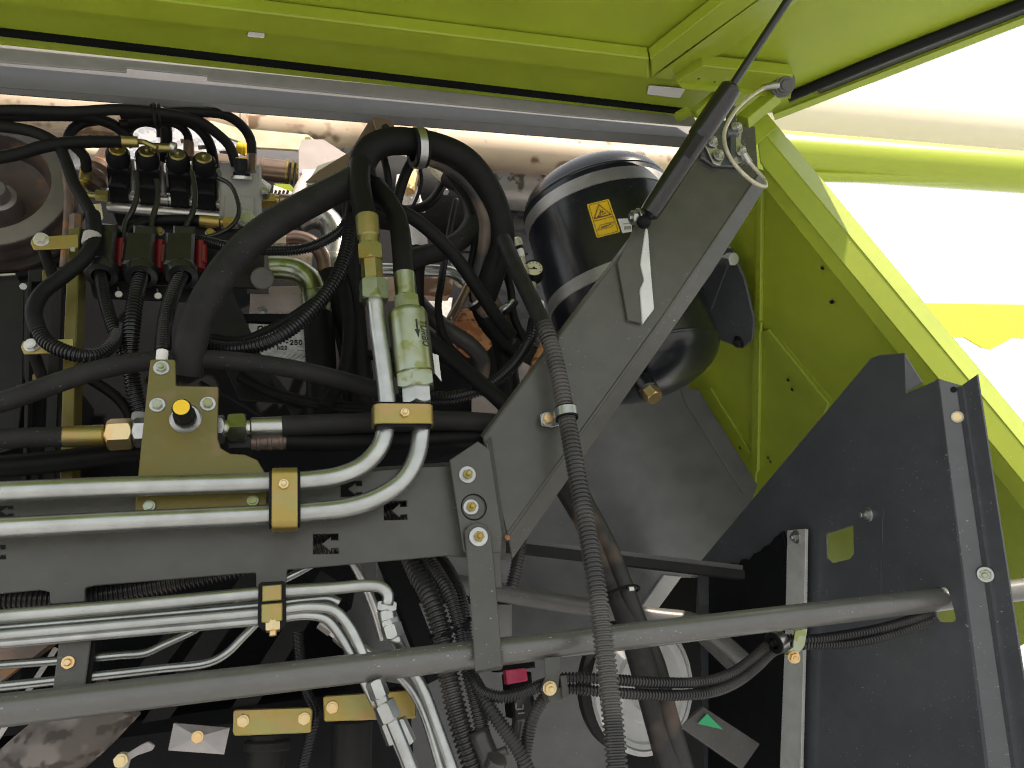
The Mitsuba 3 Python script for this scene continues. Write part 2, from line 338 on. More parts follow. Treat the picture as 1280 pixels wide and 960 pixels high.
bk = part(hood, 'bolt', cat(lathe([(0, 0), (.022, 0), (.023, .002), (.022, .004), (.018, .0045), (.0178, .009), (.0145, .010), (.0135, .0095), (.0132, .013), (0, .013)], bp, (-.12, -.62, -.6)),
          hexa(bp+unit([-.12, -.62, -.6])*.008, bp+unit([-.12, -.62, -.6])*.016, .0095)), MIDG)
for q in ([(811, 107), (857, 111), (850, 123), (809, 118)], [(311, 40), (331, 42), (330, 48), (309, 46)]):
    part(hood, 'paper_tag', plate(Z(q, ZH-.0045), .0012, rc=.002), WHITEP, label='small torn white paper label on the green hood')
for x, y in ((858, 62), (868, 58), (873, 97), (893, 101)):
    c = atZ(x, y, ZH-.0275 if y > 70 else ZH); part(hood, 'rivet', lathe([(0, .003), (.002, .0025), (.003, 0)], c, (0, 0, -1), 10), DARKM)
# ---- gas strut
s0, s1, s2 = at(803, 280, .925), at(921, 106, .80), at(990, -8, .735)
sdir = unit(s2-s0); s1 = s0+sdir*((s1-s0) @ sdir); s2 = s0+sdir*((s2-s0) @ sdir)
gs = thing('gas_strut', 'black gas strut running up from the diagonal arm to the open hood', 'gas strut')
L1 = np.linalg.norm(s1-s0)
part(gs, 'cylinder', lathe([(0, .012), (.008, .012), (0.0150, .018), (0.0160, .03), (0.0160, L1*.62), (.0175, L1*.63), (.018, L1*.66), (.0175, L1*.9), (.016, L1-.004), (.012, L1), (0, L1)], s0, sdir, 32), STRUTB)
part(gs, 'rod', cyl(s1-sdir*.004, s2+sdir*.25, .0062), STRUTB)
part(gs, 'ball_socket', cat(ball(s0+sdir*.004, .011), cyl(s0, s0+sdir*.02, .008)), BLACK)
part(gs, 'print', plate([s0+sdir*(L1*.47)+unit(np.cross(sdir, FWD))*a+unit(np.cross(np.cross(sdir, FWD), sdir))*-.0163+sdir*h for a, h in ((-.006, 0), (.006, 0), (.006, .05), (-.006, .05))], .0006), DARKM, label='small grey printed rating label')
# ---- rail under the hood
rail = thing('roof_rail', 'light grey sheet metal rail running level below the hood seal', 'rail')
Yr = 1.062
part(rail, 'upper_strip', plate(np.vstack([A([(-160, 22), (863, 134), (873, 158), (700, 143), (420, 116), (259, 100), (258, 94.5), (158, 84.5), (158, 90), (0, 77), (-160, 64)], Yr)]), .004, b=.0012), RAILG)
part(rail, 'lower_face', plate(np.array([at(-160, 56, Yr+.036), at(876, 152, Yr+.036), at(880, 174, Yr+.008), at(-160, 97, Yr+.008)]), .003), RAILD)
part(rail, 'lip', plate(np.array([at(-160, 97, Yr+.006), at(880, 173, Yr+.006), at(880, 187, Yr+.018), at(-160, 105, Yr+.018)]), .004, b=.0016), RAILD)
# ---- side post and side panel (lime green)
yl = [(960, 238), (1123, 440), (1280, 637), (1400, 788)]; f1 = [(951, 203), (1146, 440), (1280, 603), (1400, 749)]
f2 = [(944, 152), (1181, 438), (1280, 557), (1400, 702)]; rg = [(957, 139), (1206, 440), (1280, 529), (1400, 673)]
post = thing('side_post', 'lime green folded post slanting down along the right edge of the bay', 'post')
def strip(a, ya, b_, yb, t=.003): return plate(np.vstack([A([a[0], a[-1]], ya), A([b_[-1], b_[0]], yb)]), t)
part(post, 'inner_flange', strip(yl, 1.0, f1, .973), LIME)
part(post, 'web', strip(f1, .9715, f2, .962), LIME)
part(post, 'outer_flange', strip(f2, .9605, rg, .988), LIME)
part(post, 'end_cap', plate(A([(929, 158), (944, 152), (957, 139), (972, 158), (951, 176), (943, 184)], .958), .004), LIME)
P1, P2 = at(955, 215, 1.0), at(1280, 637, 1.0); pdir = unit(P2-P1)
pn = unit(np.cross(pdir, [0.16, 1, 0])); pn = pn if pn @ (CAM-P1) > 0 else -pn
side = thing('green_side_wall', 'lime green side panel with welded ribs behind the air tank', 'panel')
ON = lambda pts, o=0.: np.array([onp(x, y, P1+pn*o, pn) for x, y in pts])
part(side, 'sheet', plate(ON([(953, 214), (1282, 640), (1290, 800), (1100, 900), (900, 700), (850, 520), (835, 300), (868, 225), (920, 200)]), .003), LIME)
part(side, 'rib', plate(ON([(946, 240), (952, 240), (950, 420), (947, 590), (938, 590), (941, 420)], .010), .010, b=.002), LIME)
part(side, 'rib', plate(ON([(951, 414), (960, 412), (1035, 505), (1030, 520), (950, 428)], .006), .006, b=.0015), LIME)
part(side, 'rib', plate(ON([(968, 420), (972, 420), (1040, 500), (1036, 504)], .002), .002), LIME)
part(side, 'rib', plate(ON([(873, 492), (888, 486), (946, 578), (944, 608)], .006), .006, b=.0015), LIME)
part(side, 'stud', cyl(onp(951, 402, P1+pn*.008, pn), onp(951, 413, P1+pn*.012, pn), .004), LIME)
for x, y in ((985, 475), (990, 487), (1028, 335), (1039, 378), (1041, 377), (925, 560), (963, 577), (960, 572)):
    part(side, 'dirt_spot', lathe([(0, .0012), (.003, .001), (.004, 0)], onp(x, y, P1+pn*.0065, pn), pn, 9), BLACK)
# ---- diagonal arm
arm = thing('diagonal_arm', 'broad dark olive sheet metal arm rising diagonally to the hood hinge', 'frame arm')
Yd = .953
sheet = part(arm, 'sheet', plate(A([(604, 548), (800, 286), (868, 178), (893, 150), (944, 158), (948, 216), (880, 322), (634, 667)], Yd), .004, b=.001), OLIVE)
part(arm, 'edge_flange', plate(np.array([at(635, 666, Yd-.0005), at(881, 321.5, Yd-.0005), at(949, 215, Yd-.0005), at(957, 232, Yd+.016), at(893, 339, Yd+.016), at(640, 699, Yd+.016)]), .003), OLIVE)
part(arm, 'fold', tube([at(634.5, 668, Yd+.0012), at(880.5, 322, Yd+.0012), at(949, 216, Yd+.0012)], .0026, 12, ds=.5), OLIVE, True)
part(arm, 'left_lip', plate(np.array([at(603, 547, Yd+.001), at(800, 285, Yd+.001), at(797, 283, Yd+.02), at(600, 544, Yd+.02)]), .002), OLIVE)
part(arm, 'foot', plate(np.array([at(562, 575, .934), at(598, 551, .934), at(612, 562, .938), at(628, 667, .938), at(626, 700, .938), at(584, 692, .934), at(580, 688, .934)]), .004, b=.001), OLIVE)
part(arm, 'foot_bend', plate(np.array([at(610, 553, .937), at(612, 546, .950), at(636, 668, .950), at(629, 700, .950), at(625, 700, .937), at(627, 667, .937)]), .002), OLIVE)
for x, y, w in ((584, 593.5, 11), (588.5, 634, 10)):
    p = at(x, y, .934); bolt(arm, p, px(6.2, p), stud=.95, washer=w/6.2, wm=ZINC)
p = at(588.5, 634, .934); part(arm, 'ring_recess', torus(p+[.004, 0, 0], FACE, px(16, p), .0008, 40, 6), BLACK)
p = at(634, 672, .942); part(arm, 'corner_hole', cyl(p, p+FACE*.0015, .0035), RUST)
gus = [at(770, 330, .952), at(786, 300, .943), at(795, 276, .938), at(808, 278, .936), at(809, 296, .9385), at(802, 325, .943), at(806, 350, .944), at(800, 362, .9445), at(803, 403, .9480)]
part(arm, 'strut_bracket', plate(A([(772, 328), (797, 276), (808, 279), (808, 290), (800, 330), (806, 350), (799, 362), (803, 404), (785, 400)], .9465), .0045), OLIVE)
part(arm, 'bracket_edge', plate(np.array([at(808, 283, .944), at(801, 330, .944), at(806, 350, .944), at(800, 362, .944), at(803.5, 405, .944), at(818, 386, .9475), at(814, 345, .9475), at(809.5, 288, .9475)]), .003), TAGM, label='bare bright metal edge of the strut bracket')
p0 = at(797, 272, .930); part(arm, 'ball_stud', cat(cyl(at(786, 272, .93), at(812, 272, .93), .0045), hexa(at(789, 272, .93), at(795, 272, .93), .011), cyl(at(796, 272, .93), at(798.5, 272, .93), .0145)), ZINC)
bolt(arm, at(808, 273, .921), .006, washer=0, m=BRASS)
# hinge bracket on the arm
part(arm, 'hinge_plate', plate(A([(876, 196), (884, 170), (905, 150), (923, 150), (930, 166), (936, 200), (925, 208), (893, 207)], .945), .006, b=.0015), SLATE)
part(arm, 'hinge_strip', plate(A([(879, 176), (888, 170), (905, 198), (900, 207), (892, 204)], .9385), .003, rc=.004), STEEL)
part(arm, 'hinge_strip', plate(A([(915, 153), (928, 155), (926, 178), (931, 186), (928, 203), (917, 205), (915, 180)], .9385), .003), STEEL)
for x, y in ((890, 177), (898, 194), (926, 189), (921, 160)):
    p = at(x, y, .9355); bolt(arm, p, px(5, p), stud=.5, washer=1.6, m=STEEL, wm=ZINC)
part(arm, 'hinge_post', cat(bar(at(914, 136, .944), at(913, 200, .944), .018, .010, FACE), cyl(at(906, 168, .943), at(920, 168, .943), .010)), SLATE)
# ---- main beam with cut-outs and clamps
beam = thing('main_beam', 'dark olive perforated steel beam carrying the two thick pipes', 'beam')
Yb = .956
def arrow(cx, cy, w, h):
    out = [(cx-w, cy-h), (cx+w*.9, cy-h*1.05), (cx+w*.9, cy-h*.4), (cx+w*.35, cy-h*.4), (cx+w*.35, cy-h*.75), (cx-w*.35, cy), (cx+w*.35, cy+h*.75), (cx+w*.35, cy+h*.45), (cx+w*.9, cy+h*.4), (cx+w*.95, cy+h*.95), (cx-w, cy+h)]
    return A(out, Yb)
holes = [arrow(408, 680, 16.5, 12.5), arrow(495, 638, 15, 12), arrow(440, 611, 14, 10), arrow(5, 639, 13, 7), arrow(-3, 690, 11, 9)]
part(beam, 'web', plate(A([(-90, 630), (0, 622), (430, 592), (520, 584), (578, 582), (584, 697), (560, 694.5), (375, 711), (359, 712), (357, 748), (321, 750), (320, 716), (300, 717), (118, 732), (106, 735), (106, 752), (63, 755), (62, 740), (50, 737.5), (-90, 750)], Yb), .005, rc=.002, holes=holes), OLIVE)
part(beam, 'top_flange', plate(np.array([at(-90, 629.5, Yb+.001), at(578, 581.5, Yb+.001), at(575, 577, Yb+.05), at(-90, 622, Yb+.05)]), .004), OLIVE)
# ---- lower rail (round) with its strap
Rr = px(16.8, at(640, 828, .93))
r0, r1 = at(-110, 901.5, .93), at(1178, 755, .93); r1 = r0+np.array([1, 0, 0])*(r1-r0)[0]
rod = thing('round_rail', 'long round dark grey rail crossing the lower bay into the side plate', 'rail')
part(rod, 'tube', cyl(r0, r1+[.34, 0, 0], Rr, n=32), RODM)
st = thing('rail_strap', 'flat olive hanger strap hooked round the long round rail', 'strap')
part(st, 'strap', cat(plate(np.array([at(581, 664, .927), at(586, 656, .927), at(597, 652, .927), at(608, 656, .927), at(614, 668, .927), at(626, 790, .905), at(627.5, 832, .902), at(594, 839, .902), at(592, 790, .905)]), .004, b=.0012),
     band(np.array([at(610.5, 833, .93)[0], .93, r0[2]]), np.array([1, 0, 0]), Rr+.0005, px(32, at(611, 830, .9)), .004, np.pi*.5-.2, np.pi*1.15, hint=(0, 0, 1)),
     plate(np.array([at(615, 690, .936), at(625, 690, .936), at(628, 735, .936), at(618, 735, .936)]), .02)), OLIVE)
p = at(598, 671, .923); bolt(st, p, px(6.6, p), stud=.75, washer=1.85, wm=ZINC)
# ---- dark side plate on the right
XP = float(at(1178, 755, .93)[0])
def AX_(pts, X=XP): return np.array([atX(x, y, X) for x, y in pts])
sp = thing('side_plate', 'large dark slate plate closing the bay on the right', 'plate')
c = at(1172, 755, .93); 
rh = np.array([[XP, .93+Rr*1.04*np.sign(math.cos(a))*abs(math.cos(a))**.35, r0[2]-.008+(Rr*1.5)*np.sign(math.sin(a))*abs(math.sin(a))**.35] for a in np.linspace(0, 2*np.pi, 28)[:-1]])
hole = AX_([(1033, 668), (1066, 657), (1067, 692), (1062, 699), (1040, 704), (1034, 698)])
part(sp, 'sheet', plate(AX_([(1088, 448), (1098, 444), (1131, 441), (1133, 491), (1174, 474), (1242, 1040), (900, 1040), (880, 960), (872, 706), (885, 690)]), .003, holes=[hole, rh], b=.001), SLATE)
part(sp, 'corner_fold', plate(np.array([atX(1130, 442, XP), atX(1153, 478, XP+.01), atX(1134, 490, XP+.001), atX(1131, 470, XP)]), .003), SLATE)
fe = [atX(1173, 474, XP), atX(1190, 640, XP), atX(1207, 800, XP), atX(1241, 1040, XP)]
ff = [at(1203, 483, fe[0][1]-.020), at(1281, 1040, fe[3][1]-.022)]
part(sp, 'front_flange', plate(np.array([fe[0]+[-.001, -.001, 0], fe[3]+[-.001, -.001, 0], ff[1]+[.004, -.001, 0], ff[0]+[.004, -.001, 0]]), .004), SLATE)
part(sp, 'outer_lip', plate(np.array([ff[0]+[.001, .004, 0], at(1219, 468, ff[0][1]-.030), at(1312, 1040, ff[1][1]-.030), ff[1]+[.001, .004, 0]]), .003), SLATE)
part(sp, 'fold', cat(bar(fe[0], fe[3], .006, .006), bar(ff[0], ff[1], .009, .009)), SLATE)
fn = unit(np.cross(fe[3]-fe[0], ff[0]-fe[0])); fn = fn if fn @ FACE > 0 else -fn
def onfl(x, y): return onp(x, y, fe[0], fn)
p = onfl(1197, 521); bolt(sp, p, px(6, p), fn, stud=0, washer=1.25, m=BRASS, head=.5)
p = onfl(1232, 718); bolt(sp, p, px(6.5, p), fn, stud=.6, washer=1.5, m=GREENZ)
p = onfl(1192, 487); part(sp, 'hole_rim', cyl(p, p+fn*.0008, .0042), BLACK)
nx = np.array([-1., 0, 0])
p = atX(1085, 643, XP); bolt(sp, p, px(6, p), nx, stud=1.0, washer=1.5, m=ZINC)
part(sp, 'seam', plate(AX_([(1102, 637), (1104, 637), (1101, 750), (1099, 750)], XP-.0015), .0012, b=.0003), SLATE)
part(sp, 'foam_lining', plate(AX_([(886, 712), (893, 712), (897, 708), (906, 709), (914, 704), (922, 706), (927, 699), (936, 700), (942, 692), (950, 689), (955, 683), (962, 680), (968, 672), (978, 664), (986, 700), (976, 1100), (884, 1100)], XP-.007), .006), BLACK)
sps = part(sp, 'strip', plate(AX_([(984, 663), (1006, 661), (1004, 800), (998, 1000), (973, 1000), (981, 800)], XP-.014), .003, b=.0006), GALV, label='vertical bare zinc strip')
part(sp, 'strip_edge', plate(AX_([(1004, 662), (1007, 661.5), (1005, 800), (1000, 1000), (998, 1000), (1003, 800)], XP-.018), .006, b=.0006), GALV)
p = atX(996, 671, XP-.014); bolt(sp, p, px(6, p), nx, stud=.5, washer=1.4, m=ZINC)
# ---- rear sheet and the dark inside of the bay
bk = thing('rear_sheet', 'wide dark glossy sheet behind the diagonal arm and the round rail', 'panel')
Q0 = at(873, 490, 1.62); bn = unit([-.06, -1, -.24])
OB = lambda pts, o=0.: np.array([onp(x, y, Q0+bn*o, bn) for x, y in pts])
part(bk, 'sheet', plate(OB([(560, 470), (873, 486), (947, 606), (905, 722), (852, 722), (800, 764), (772, 830), (760, 1150), (430, 1150), (430, 600)]), .004), BACK)
part(bk, 'fold', plate(OB([(850, 480), (873, 488), (944, 604), (930, 618), (858, 505)], .006), .006, b=.0015), BACK)
part(bk, 'edge_strip', plate(OB([(830, 719), (852, 721), (822, 762), (800, 762)], .008), .008), GREYP, label='pale strip painted for the lit lower edge of the sheet')  # light caught by the sheet edge, painted as pale grey
part(bk, 'rib', plate(OB([(872, 722), (886, 722), (882, 790), (868, 790)], .016), .006), DARKM)
blk = thing('engine_block', 'dark oily engine casing filling the bay, back wall raised to block sky light', 'engine')
part(blk, 'casing', block((.05, 2.1, 1.75), 2.4, .1, 2.5, u=(1, 0, 0), w=(0, -1, 0)), BLACK)  # tall back wall, raised to keep sky light out of the bay
part(blk, 'lower_casing', block((-.5, 1.55, 1.22), 1.4, .5, .55, b=.02), BLACK)
part(blk, 'upper_casing', plate(A([(-160, 330), (150, 300), (330, 335), (640, 395), (655, 500), (620, 560), (470, 600), (440, 760), (-160, 760)], 1.42), .3, b=.01), BLACK)
part(blk, 'step', block((-.55, 1.35, 1.75), .5, .3, .5, b=.02), BLACK)
# ================================================================== air tank, gauge, sticker
tank = thing('air_tank', 'glossy black upright air tank held by two pale metal bands', 'tank')
C0, C1 = at(803, 448, 1.3), at(744, 256, 1.3); RT = px(94, (C0+C1)/2); ta = unit(C1-C0); LT = np.linalg.norm(C1-C0)
dome = [(RT*math.sin(a), RT*.52*math.cos(a)) for a in np.linspace(np.pi/2, 0, 12)]
part(tank, 'shell', lathe([(r, -h) for r, h in dome[::-1]]+[(RT, LT*.5)]+[(r, LT+h) for r, h in dome], C0, ta, 64), TANKB, True)
for h in (-.004, LT+.004): part(tank, 'weld_seam', lathe([(RT-.001, h-.004), (RT+.0012, h-.002), (RT+.0012, h+.002), (RT-.001, h+.004)], C0, ta, 64), TANKB, True)
for cx, cy in ((749, 268), (777, 368)):
    q = C0 + ta*((at(cx, cy, 1.3)-C0) @ ta)
    part(tank, 'band', lathe([(RT, -px(8, q)), (RT+.0018, -px(7.6, q)), (RT+.0018, px(7.6, q)), (RT, px(8, q))], q, ta, 72), BANDM)
dp = at(811, 490, 1.19); 
part(tank, 'drain_boss', cyl(dp+[-.002, 0.02, .03], dp, .020), TANKB)
part(tank, 'drain_plug', cat(hexa(dp+[0, 0, .004], dp+np.array([.004, -.012, -.016]), .016)), BRASS)
def oncyl(x, y, off=0.):
    d = ray(x, y); o = CAM-C0; dd = d-ta*(d @ ta); oo = o-ta*(o @ ta)
    a, b, c = dd @ dd, 2*dd @ oo, oo @ oo-(RT+off)**2
    return CAM + d*((-b-math.sqrt(b*b-4*a*c))/(2*a))
def decal(parent, name, quad, shape, m, off, label=None):
    "Thin printed patch bent onto the tank: shape in label coordinates 0..1."
    q = np.array(quad, float); tri = trimesh.creation.triangulate_polygon(shape, engine='earcut')
    v, f = trimesh.remesh.subdivide_to_size(np.c_[tri[0], np.zeros(len(tri[0]))], tri[1], .16)
    def pos(u, w, off): x = (1-w)*((1-u)*q[0]+u*q[1])+w*((1-u)*q[3]+u*q[2]); return oncyl(x[0], x[1], off)
    V = np.array([pos(a, b, off) for a, b in v[:, :2]])
    return part(parent, name, trimesh.Trimesh(V, f, process=False), m, True, label)
QL = [(733.5, 255.5), (761, 248.5), (775.5, 290), (746, 297.5)]
rr = lambda x0, y0, x1, y1, r=.05: Polygon([(x0, y0), (x1, y0), (x1, y1), (x0, y1)]).buffer(-r).buffer(r, 4)
wl = thing('warning_label', 'yellow warning label with a black triangle stuck on the black tank', 'label')
decal(wl, 'backing', QL, rr(0, 0, 1, 1), YELLOW, .0004)
decal(wl, 'frame', QL, rr(.06, .03, .94, .97).difference(rr(.085, .045, .915, .955)).difference(Polygon([(-1, 2), (-1, 3), (2, 3), (2, 2)])), PRINT, .0007)
decal(wl, 'divider', QL, Polygon([(.08, .505), (.92, .505), (.92, .525), (.08, .525)]), PRINT, .0007)
tri = Polygon([(.5, .10), (.86, .44), (.14, .44)]); decal(wl, 'triangle', QL, tri.buffer(.025, join_style=1).difference(tri.buffer(-.015)), PRINTR, .0007)
from shapely.geometry import LineString
from shapely.ops import unary_union
glyph = [LineString(l).buffer(.014) for l in ([(.42, .40), (.50, .26)], [(.50, .40), (.58, .25)], [(.34, .40), (.44, .31)], [(.56, .39), (.68, .36)], [(.46, .22), (.52, .30), (.62, .33)], [(.3, .41), (.4, .415)])]
for g in glyph: decal(wl, 'print', QL, g, PRINT, .0007)
pb = Polygon([(.28, .66), (.9, .66), (.74, .80), (.12, .80)]); decal(wl, 'book_print', QL, pb.difference(pb.buffer(-.018)), PRINTR, .0007)
for l in ([(.3, .75), (.45, .72), (.6, .735), (.74, .70)], [(.36, .71), (.42, .77)], [(.56, .71), (.5, .77)]): decal(wl, 'print', QL, LineString(l).buffer(.014), PRINT, .0007)
QP = [(772, 273.5), (790, 272.5), (790, 289.5), (778, 291.5)]
pl_ = thing('part_label', 'small white printed label beside the yellow warning label', 'label')
decal(pl_, 'backing', QP, rr(0, 0, 1, 1, .02), LABELW, .0004)
for k_, (y0, y1) in enumerate(((.34, .42), (.56, .80))):
    for x0 in np.arange(.3, .85, .09): decal(pl_, 'print', QP, Polygon([(x0, y0), (x0+.055, y0), (x0+.055, y1), (x0, y1)]), LABELD, .0007) if (k_ or x0 < .8) else None
# strap bolt and bracket behind the tank
tb = thing('tank_bracket', 'dark blue grey bracket plate holding the tank to the green panel', 'bracket')
part(tb, 'plate', plate(ON([(893, 318), (916, 318), (930, 350), (942, 400), (940, 425), (928, 436), (886, 420), (870, 380)], .045), .006, rc=.006), SLATE)
part(tb, 'arm', plate(ON([(884, 306), (916, 312), (914, 320), (884, 400), (868, 380)], .05), .004), SLATE)
p = onp(924, 427, P1+pn*.045, pn); bolt(tb, p, px(6, p), pn, washer=1.4, m=DARKM, wm=DARKM)
q0, q1 = onp(862, 327, P1+pn*.10, pn), onp(912, 324, P1+pn*.10, pn)
part(tb, 'stay_rod', cat(cyl(q0, q1, .0085), hexa(q1-unit(q1-q0)*.004, q1+unit(q1-q0)*.012, .013), block(q0+[-.004, 0, -.012], .03, .01, .014)), ZINC)
part(tb, 'lip', plate(ON([(889, 304), (912, 309), (912, 311), (889, 306)], .052), .003), STEEL)
# gauge
ga = thing('pressure_gauge', 'small round pressure gauge with pale dial in front of the tank', 'gauge')
gp = at(667.5, 335, 1.12); gax = unit((CAM-gp)*np.array([.9, 1, .25])+np.array([0.1, 0, .25])); rg_ = px(12.5, gp)
part(ga, 'case', lathe([(0, -.03), (rg_*.8, -.03), (rg_, -.026), (rg_, .0), (rg_*.9, .002), (rg_*.87, -.002), (0, -.002)], gp, gax, 40), BLACK)
part(ga, 'dial', lathe([(rg_*.86, -.0018), (0, -.0016)], gp, gax, 36), DIAL)
gu, gv, gw = frame(gax)
part(ga, 'needle', cat(plate([gp+gw*.0003+gu*a+gv*b_ for a, b_ in ((-rg_*.72, rg_*.02), (-rg_*.72, rg_*.10), (rg_*.3, -rg_*.04), (rg_*.3, -rg_*.16))], .0006), cyl(gp, gp+gw*.001, rg_*.13)), PRINT)
for a in np.linspace(-2.2, 2.2, 9):
    d = gu*math.sin(a)+gv*math.cos(a); e = np.cross(gw, d); part(ga, 'tick', plate([gp-gw*.0006+d*rg_*s+e*rg_*t for s, t in ((.6, -.035), (.78, -.035), (.78, .035), (.6, .035))], .0005), PRINT)
sv = thing('gauge_valve', 'chain of small steel fittings feeding the pressure gauge', 'valve')
for (x0, y0, x1, y1, r, m_) in ((643, 300, 647, 310, 9, STEEL), (646, 309, 648, 313, 7, BLACK), (648, 312, 651, 322, 6, WHITEP), (651, 322, 654, 334, 5, STEEL), (653, 333, 655, 347, 8, STEEL), (655, 347, 659, 362, 5.5, STEEL), (664, 354, 667, 372, 6, STEEL), (667, 370, 670, 378, 4, BRASS)):
    fit(sv, 'fitting', x0, y0, x1, y1, r, 1.13, m_)
part(sv, 'lever', plate(A([(673, 373), (680, 376), (682, 392), (678, 393)], 1.11), .004), WHITEP, label='white lever')
# ================================================================== thick zinc pipes, filter, clamps
pa = thing('hydraulic_pipe', 'thick zinc pipe, upper of the two, bending up beside the filter', 'pipe')
Yp = .922
part(pa, 'tube', tube(A([(-110, 622), (0, 615), (150, 608.5), (330, 603), (385, 600.5), (425, 594.5), (455, 581), (475, 558), (483, 530), (484, 505), (478, 450), (471, 400), (468, 368)], Yp), px(12.3, at(300, 600, Yp)), 28, .006), ZINC, True)
for x0, y0, x1, y1, r, m_, hx in ((467.5, 377, 466.5, 352, 18.5, GREENZ, 1), (466, 354, 464, 322, 13.5, GOLD, 1), (463.5, 327, 462, 307, 16.5, GOLD, 1), (462, 308, 461, 295, 12.5, GOLD, 0), (461, 298, 458.5, 270, 14.5, GOLD, 0)):
    fit(pa, 'nut' if hx else 'ferrule', x0, y0, x1, y1, r, Yp, m_, hx)
pb_ = thing('hydraulic_pipe', 'thick zinc pipe, lower of the two, bending up below the filter', 'pipe')
part(pb_, 'tube', tube(A([(-110, 666), (0, 660), (150, 652), (320, 644), (385, 640), (440, 633), (478, 619), (506, 598), (521, 570), (526, 540), (525, 515), (522, 492)], Yp), px(12.6, at(300, 640, Yp)), 28, .006), ZINC, True)
fl = thing('inline_filter', 'zinc inline filter canister with hood green painted in and a black arrow', 'filter')
fit(fl, 'nut', 521.5, 506, 520, 484, 19.5, Yp, ZINC, 1)
fit(fl, 'collar', 520.5, 487, 518.5, 466, 25, Yp, GREENZ, 1)
fb0, fb1 = at(518.5, 468, Yp), at(509, 388, Yp); rF = px(25, (fb0+fb1)/2)
LF = np.linalg.norm(fb1-fb0)
part(fl, 'body', lathe([(0, 0), (rF-.001, 0), (rF, .001), (rF, LF*.90), (rF*.93, LF*.97), (rF*.75, LF), (0, LF)], fb0, fb1-fb0, 48), GREENZ, 40)
fit(fl, 'nut', 510, 392, 508, 371, 17, Yp, GREENZ, 1)
fit(fl, 'ferrule', 508, 373, 505, 341, 13.5, Yp, GREENZ)
fd = unit(fb1-fb0)
def onfil(s, t, off=.0003):
    "Point on the filter: s metres right of its front line, t metres up."
    toward = unit((CAM-fb0)-fd*((CAM-fb0) @ fd)); rt = np.cross(fd, toward); a = s/rF
    return fb0+fd*t+(rF+off)*(math.cos(a)*toward+math.sin(a)*rt)
fm = meshkit.text_mesh('TURBO', .0105, .0003, True); v = fm.vertices.copy()
w_ = v[:, 0].max(); V = np.array([onfil(.0155+b_*1., .066-a*(.036/w_), .0002+c_) for a, b_, c_ in v]); part(fl, 'lettering', trimesh.Trimesh(V, fm.faces, process=False), PRINT, False)
part(fl, 'arrow_mark', trimesh.Trimesh(np.array([onfil(a, b_) for a, b_ in ((.009, .066), (.0115, .066), (.0115, .050), (.009, .050), (.0065, .052), (.0140, .052), (.0103, .040))]), [[0, 1, 2], [0, 2, 3], [4, 5, 6]], process=False), PRINT, False)
part(fl, 'paper_tag', plate(np.array([at(539, 441, .95), at(548, 444, .95), at(552, 477, .955), at(543, 466, .955)]), .0006), LABELW)
def saddle(name, label, x0, y0, x1, y1, Y, rpx, n=(0, -1., 0), rubber=True, horizontal=True):
    "Clamp: a rounded zinc-yellow strap over rubber with one nut."
    k = thing(name, label, 'clamp')
    a, b_ = at(x0, y0, Y), at(x1, y1, Y); ax = unit(b_-a); side_ = np.cross(ax, FACE); L = np.linalg.norm(b_-a)
    H = px(rpx, (a+b_)/2); c = (a+b_)/2
    g = Polygon([(-L/2, -.008), (L/2, -.008), (L/2, .026), (-L/2, .026)]).buffer(-.011).buffer(.011, 8)
    up_ = -FACE
    out = slab(g.difference(g.buffer(-.0032)), 2*H, .0008, c+side_*H, ax, up_, side_) if np.cross(ax, up_) @ side_ > 0 else slab(g.difference(g.buffer(-.0032)), 2*H, .0008, c-side_*H, ax, up_, -side_)
    part(k, 'strap', out, GOLD)
    gi = g.buffer(-.0034)
    sgn = 1 if np.cross(ax, up_) @ side_ > 0 else -1
    part(k, 'rubber', slab(gi, 2*H+.006, .001, c+sgn*side_*(H+.003), ax, up_, sgn*side_), BLACK)
    return k, c
k, c = saddle('pipe_clamp', 'gold clamp across both upright pipes under the filter', 466, 518.5, 542, 519, .905, 13)
bolt(k, c+np.array([.0, -.0085, 0]), px(6, c), stud=.5, washer=0, m=BRASS)
k, c = saddle('pipe_clamp', 'upright gold clamp across the two level thick pipes', 356, 584, 356, 662, .905, 15.5)
bolt(k, c+np.array([-.001, -.0085, .014]), px(6.5, c), stud=.6, washer=0, m=BRASS)
# ================================================================== gold valve plate and the tee behind it
gp_ = thing('valve_plate', 'yellow zinc mounting plate with a black knob, left of the filter', 'plate')
Yg = .944
part(gp_, 'plate', plate(A([(188, 449), (219, 449), (220, 482), (273, 483), (272, 548), (276, 560), (288, 567), (306, 568), (322, 575), (332, 592), (334, 639), (168, 643), (176, 560)], Yg), .005, rc=.0025, b=.001), GOLDP)
for x, y in ((202, 460), (197, 506.5), (260, 505)):
    p = at(x, y, Yg); bolt(gp_, p, px(6.3, p), stud=.55 if x == 202 else 0, washer=1.5, m=GREENZ)
for x, y in ((187, 633), (316, 626)):
    p = at(x, y, Yg); bolt(gp_, p, px(8, p), washer=0, m=GREENZ, head=.55)
kp = at(232, 523, Yg-.0005)
kn = part(gp_, 'knob', lathe([(0, 0), (.0130, 0), (.0130, .014), (.0118, .016), (.0108, .042), (.0098, .044), (0, .044)], kp, FACE, 10), BLACK, False)
part(gp_, 'knob_seat', lathe([(0, 0), (.018, 0), (.018, .002), (.016, .004), (0, .004)], kp+[0, .0006, 0], FACE, 32), ZINC)
part(gp_, 'knob_cap', lathe([(.0090, 0), (.0090, .0006), (.0082, .0012), (0, .0014)], kp+FACE*.044, FACE, 28), YELLOW)
te = thing('tee_coupling', 'hydraulic couplings joined end to end behind the gold valve plate', 'coupling')
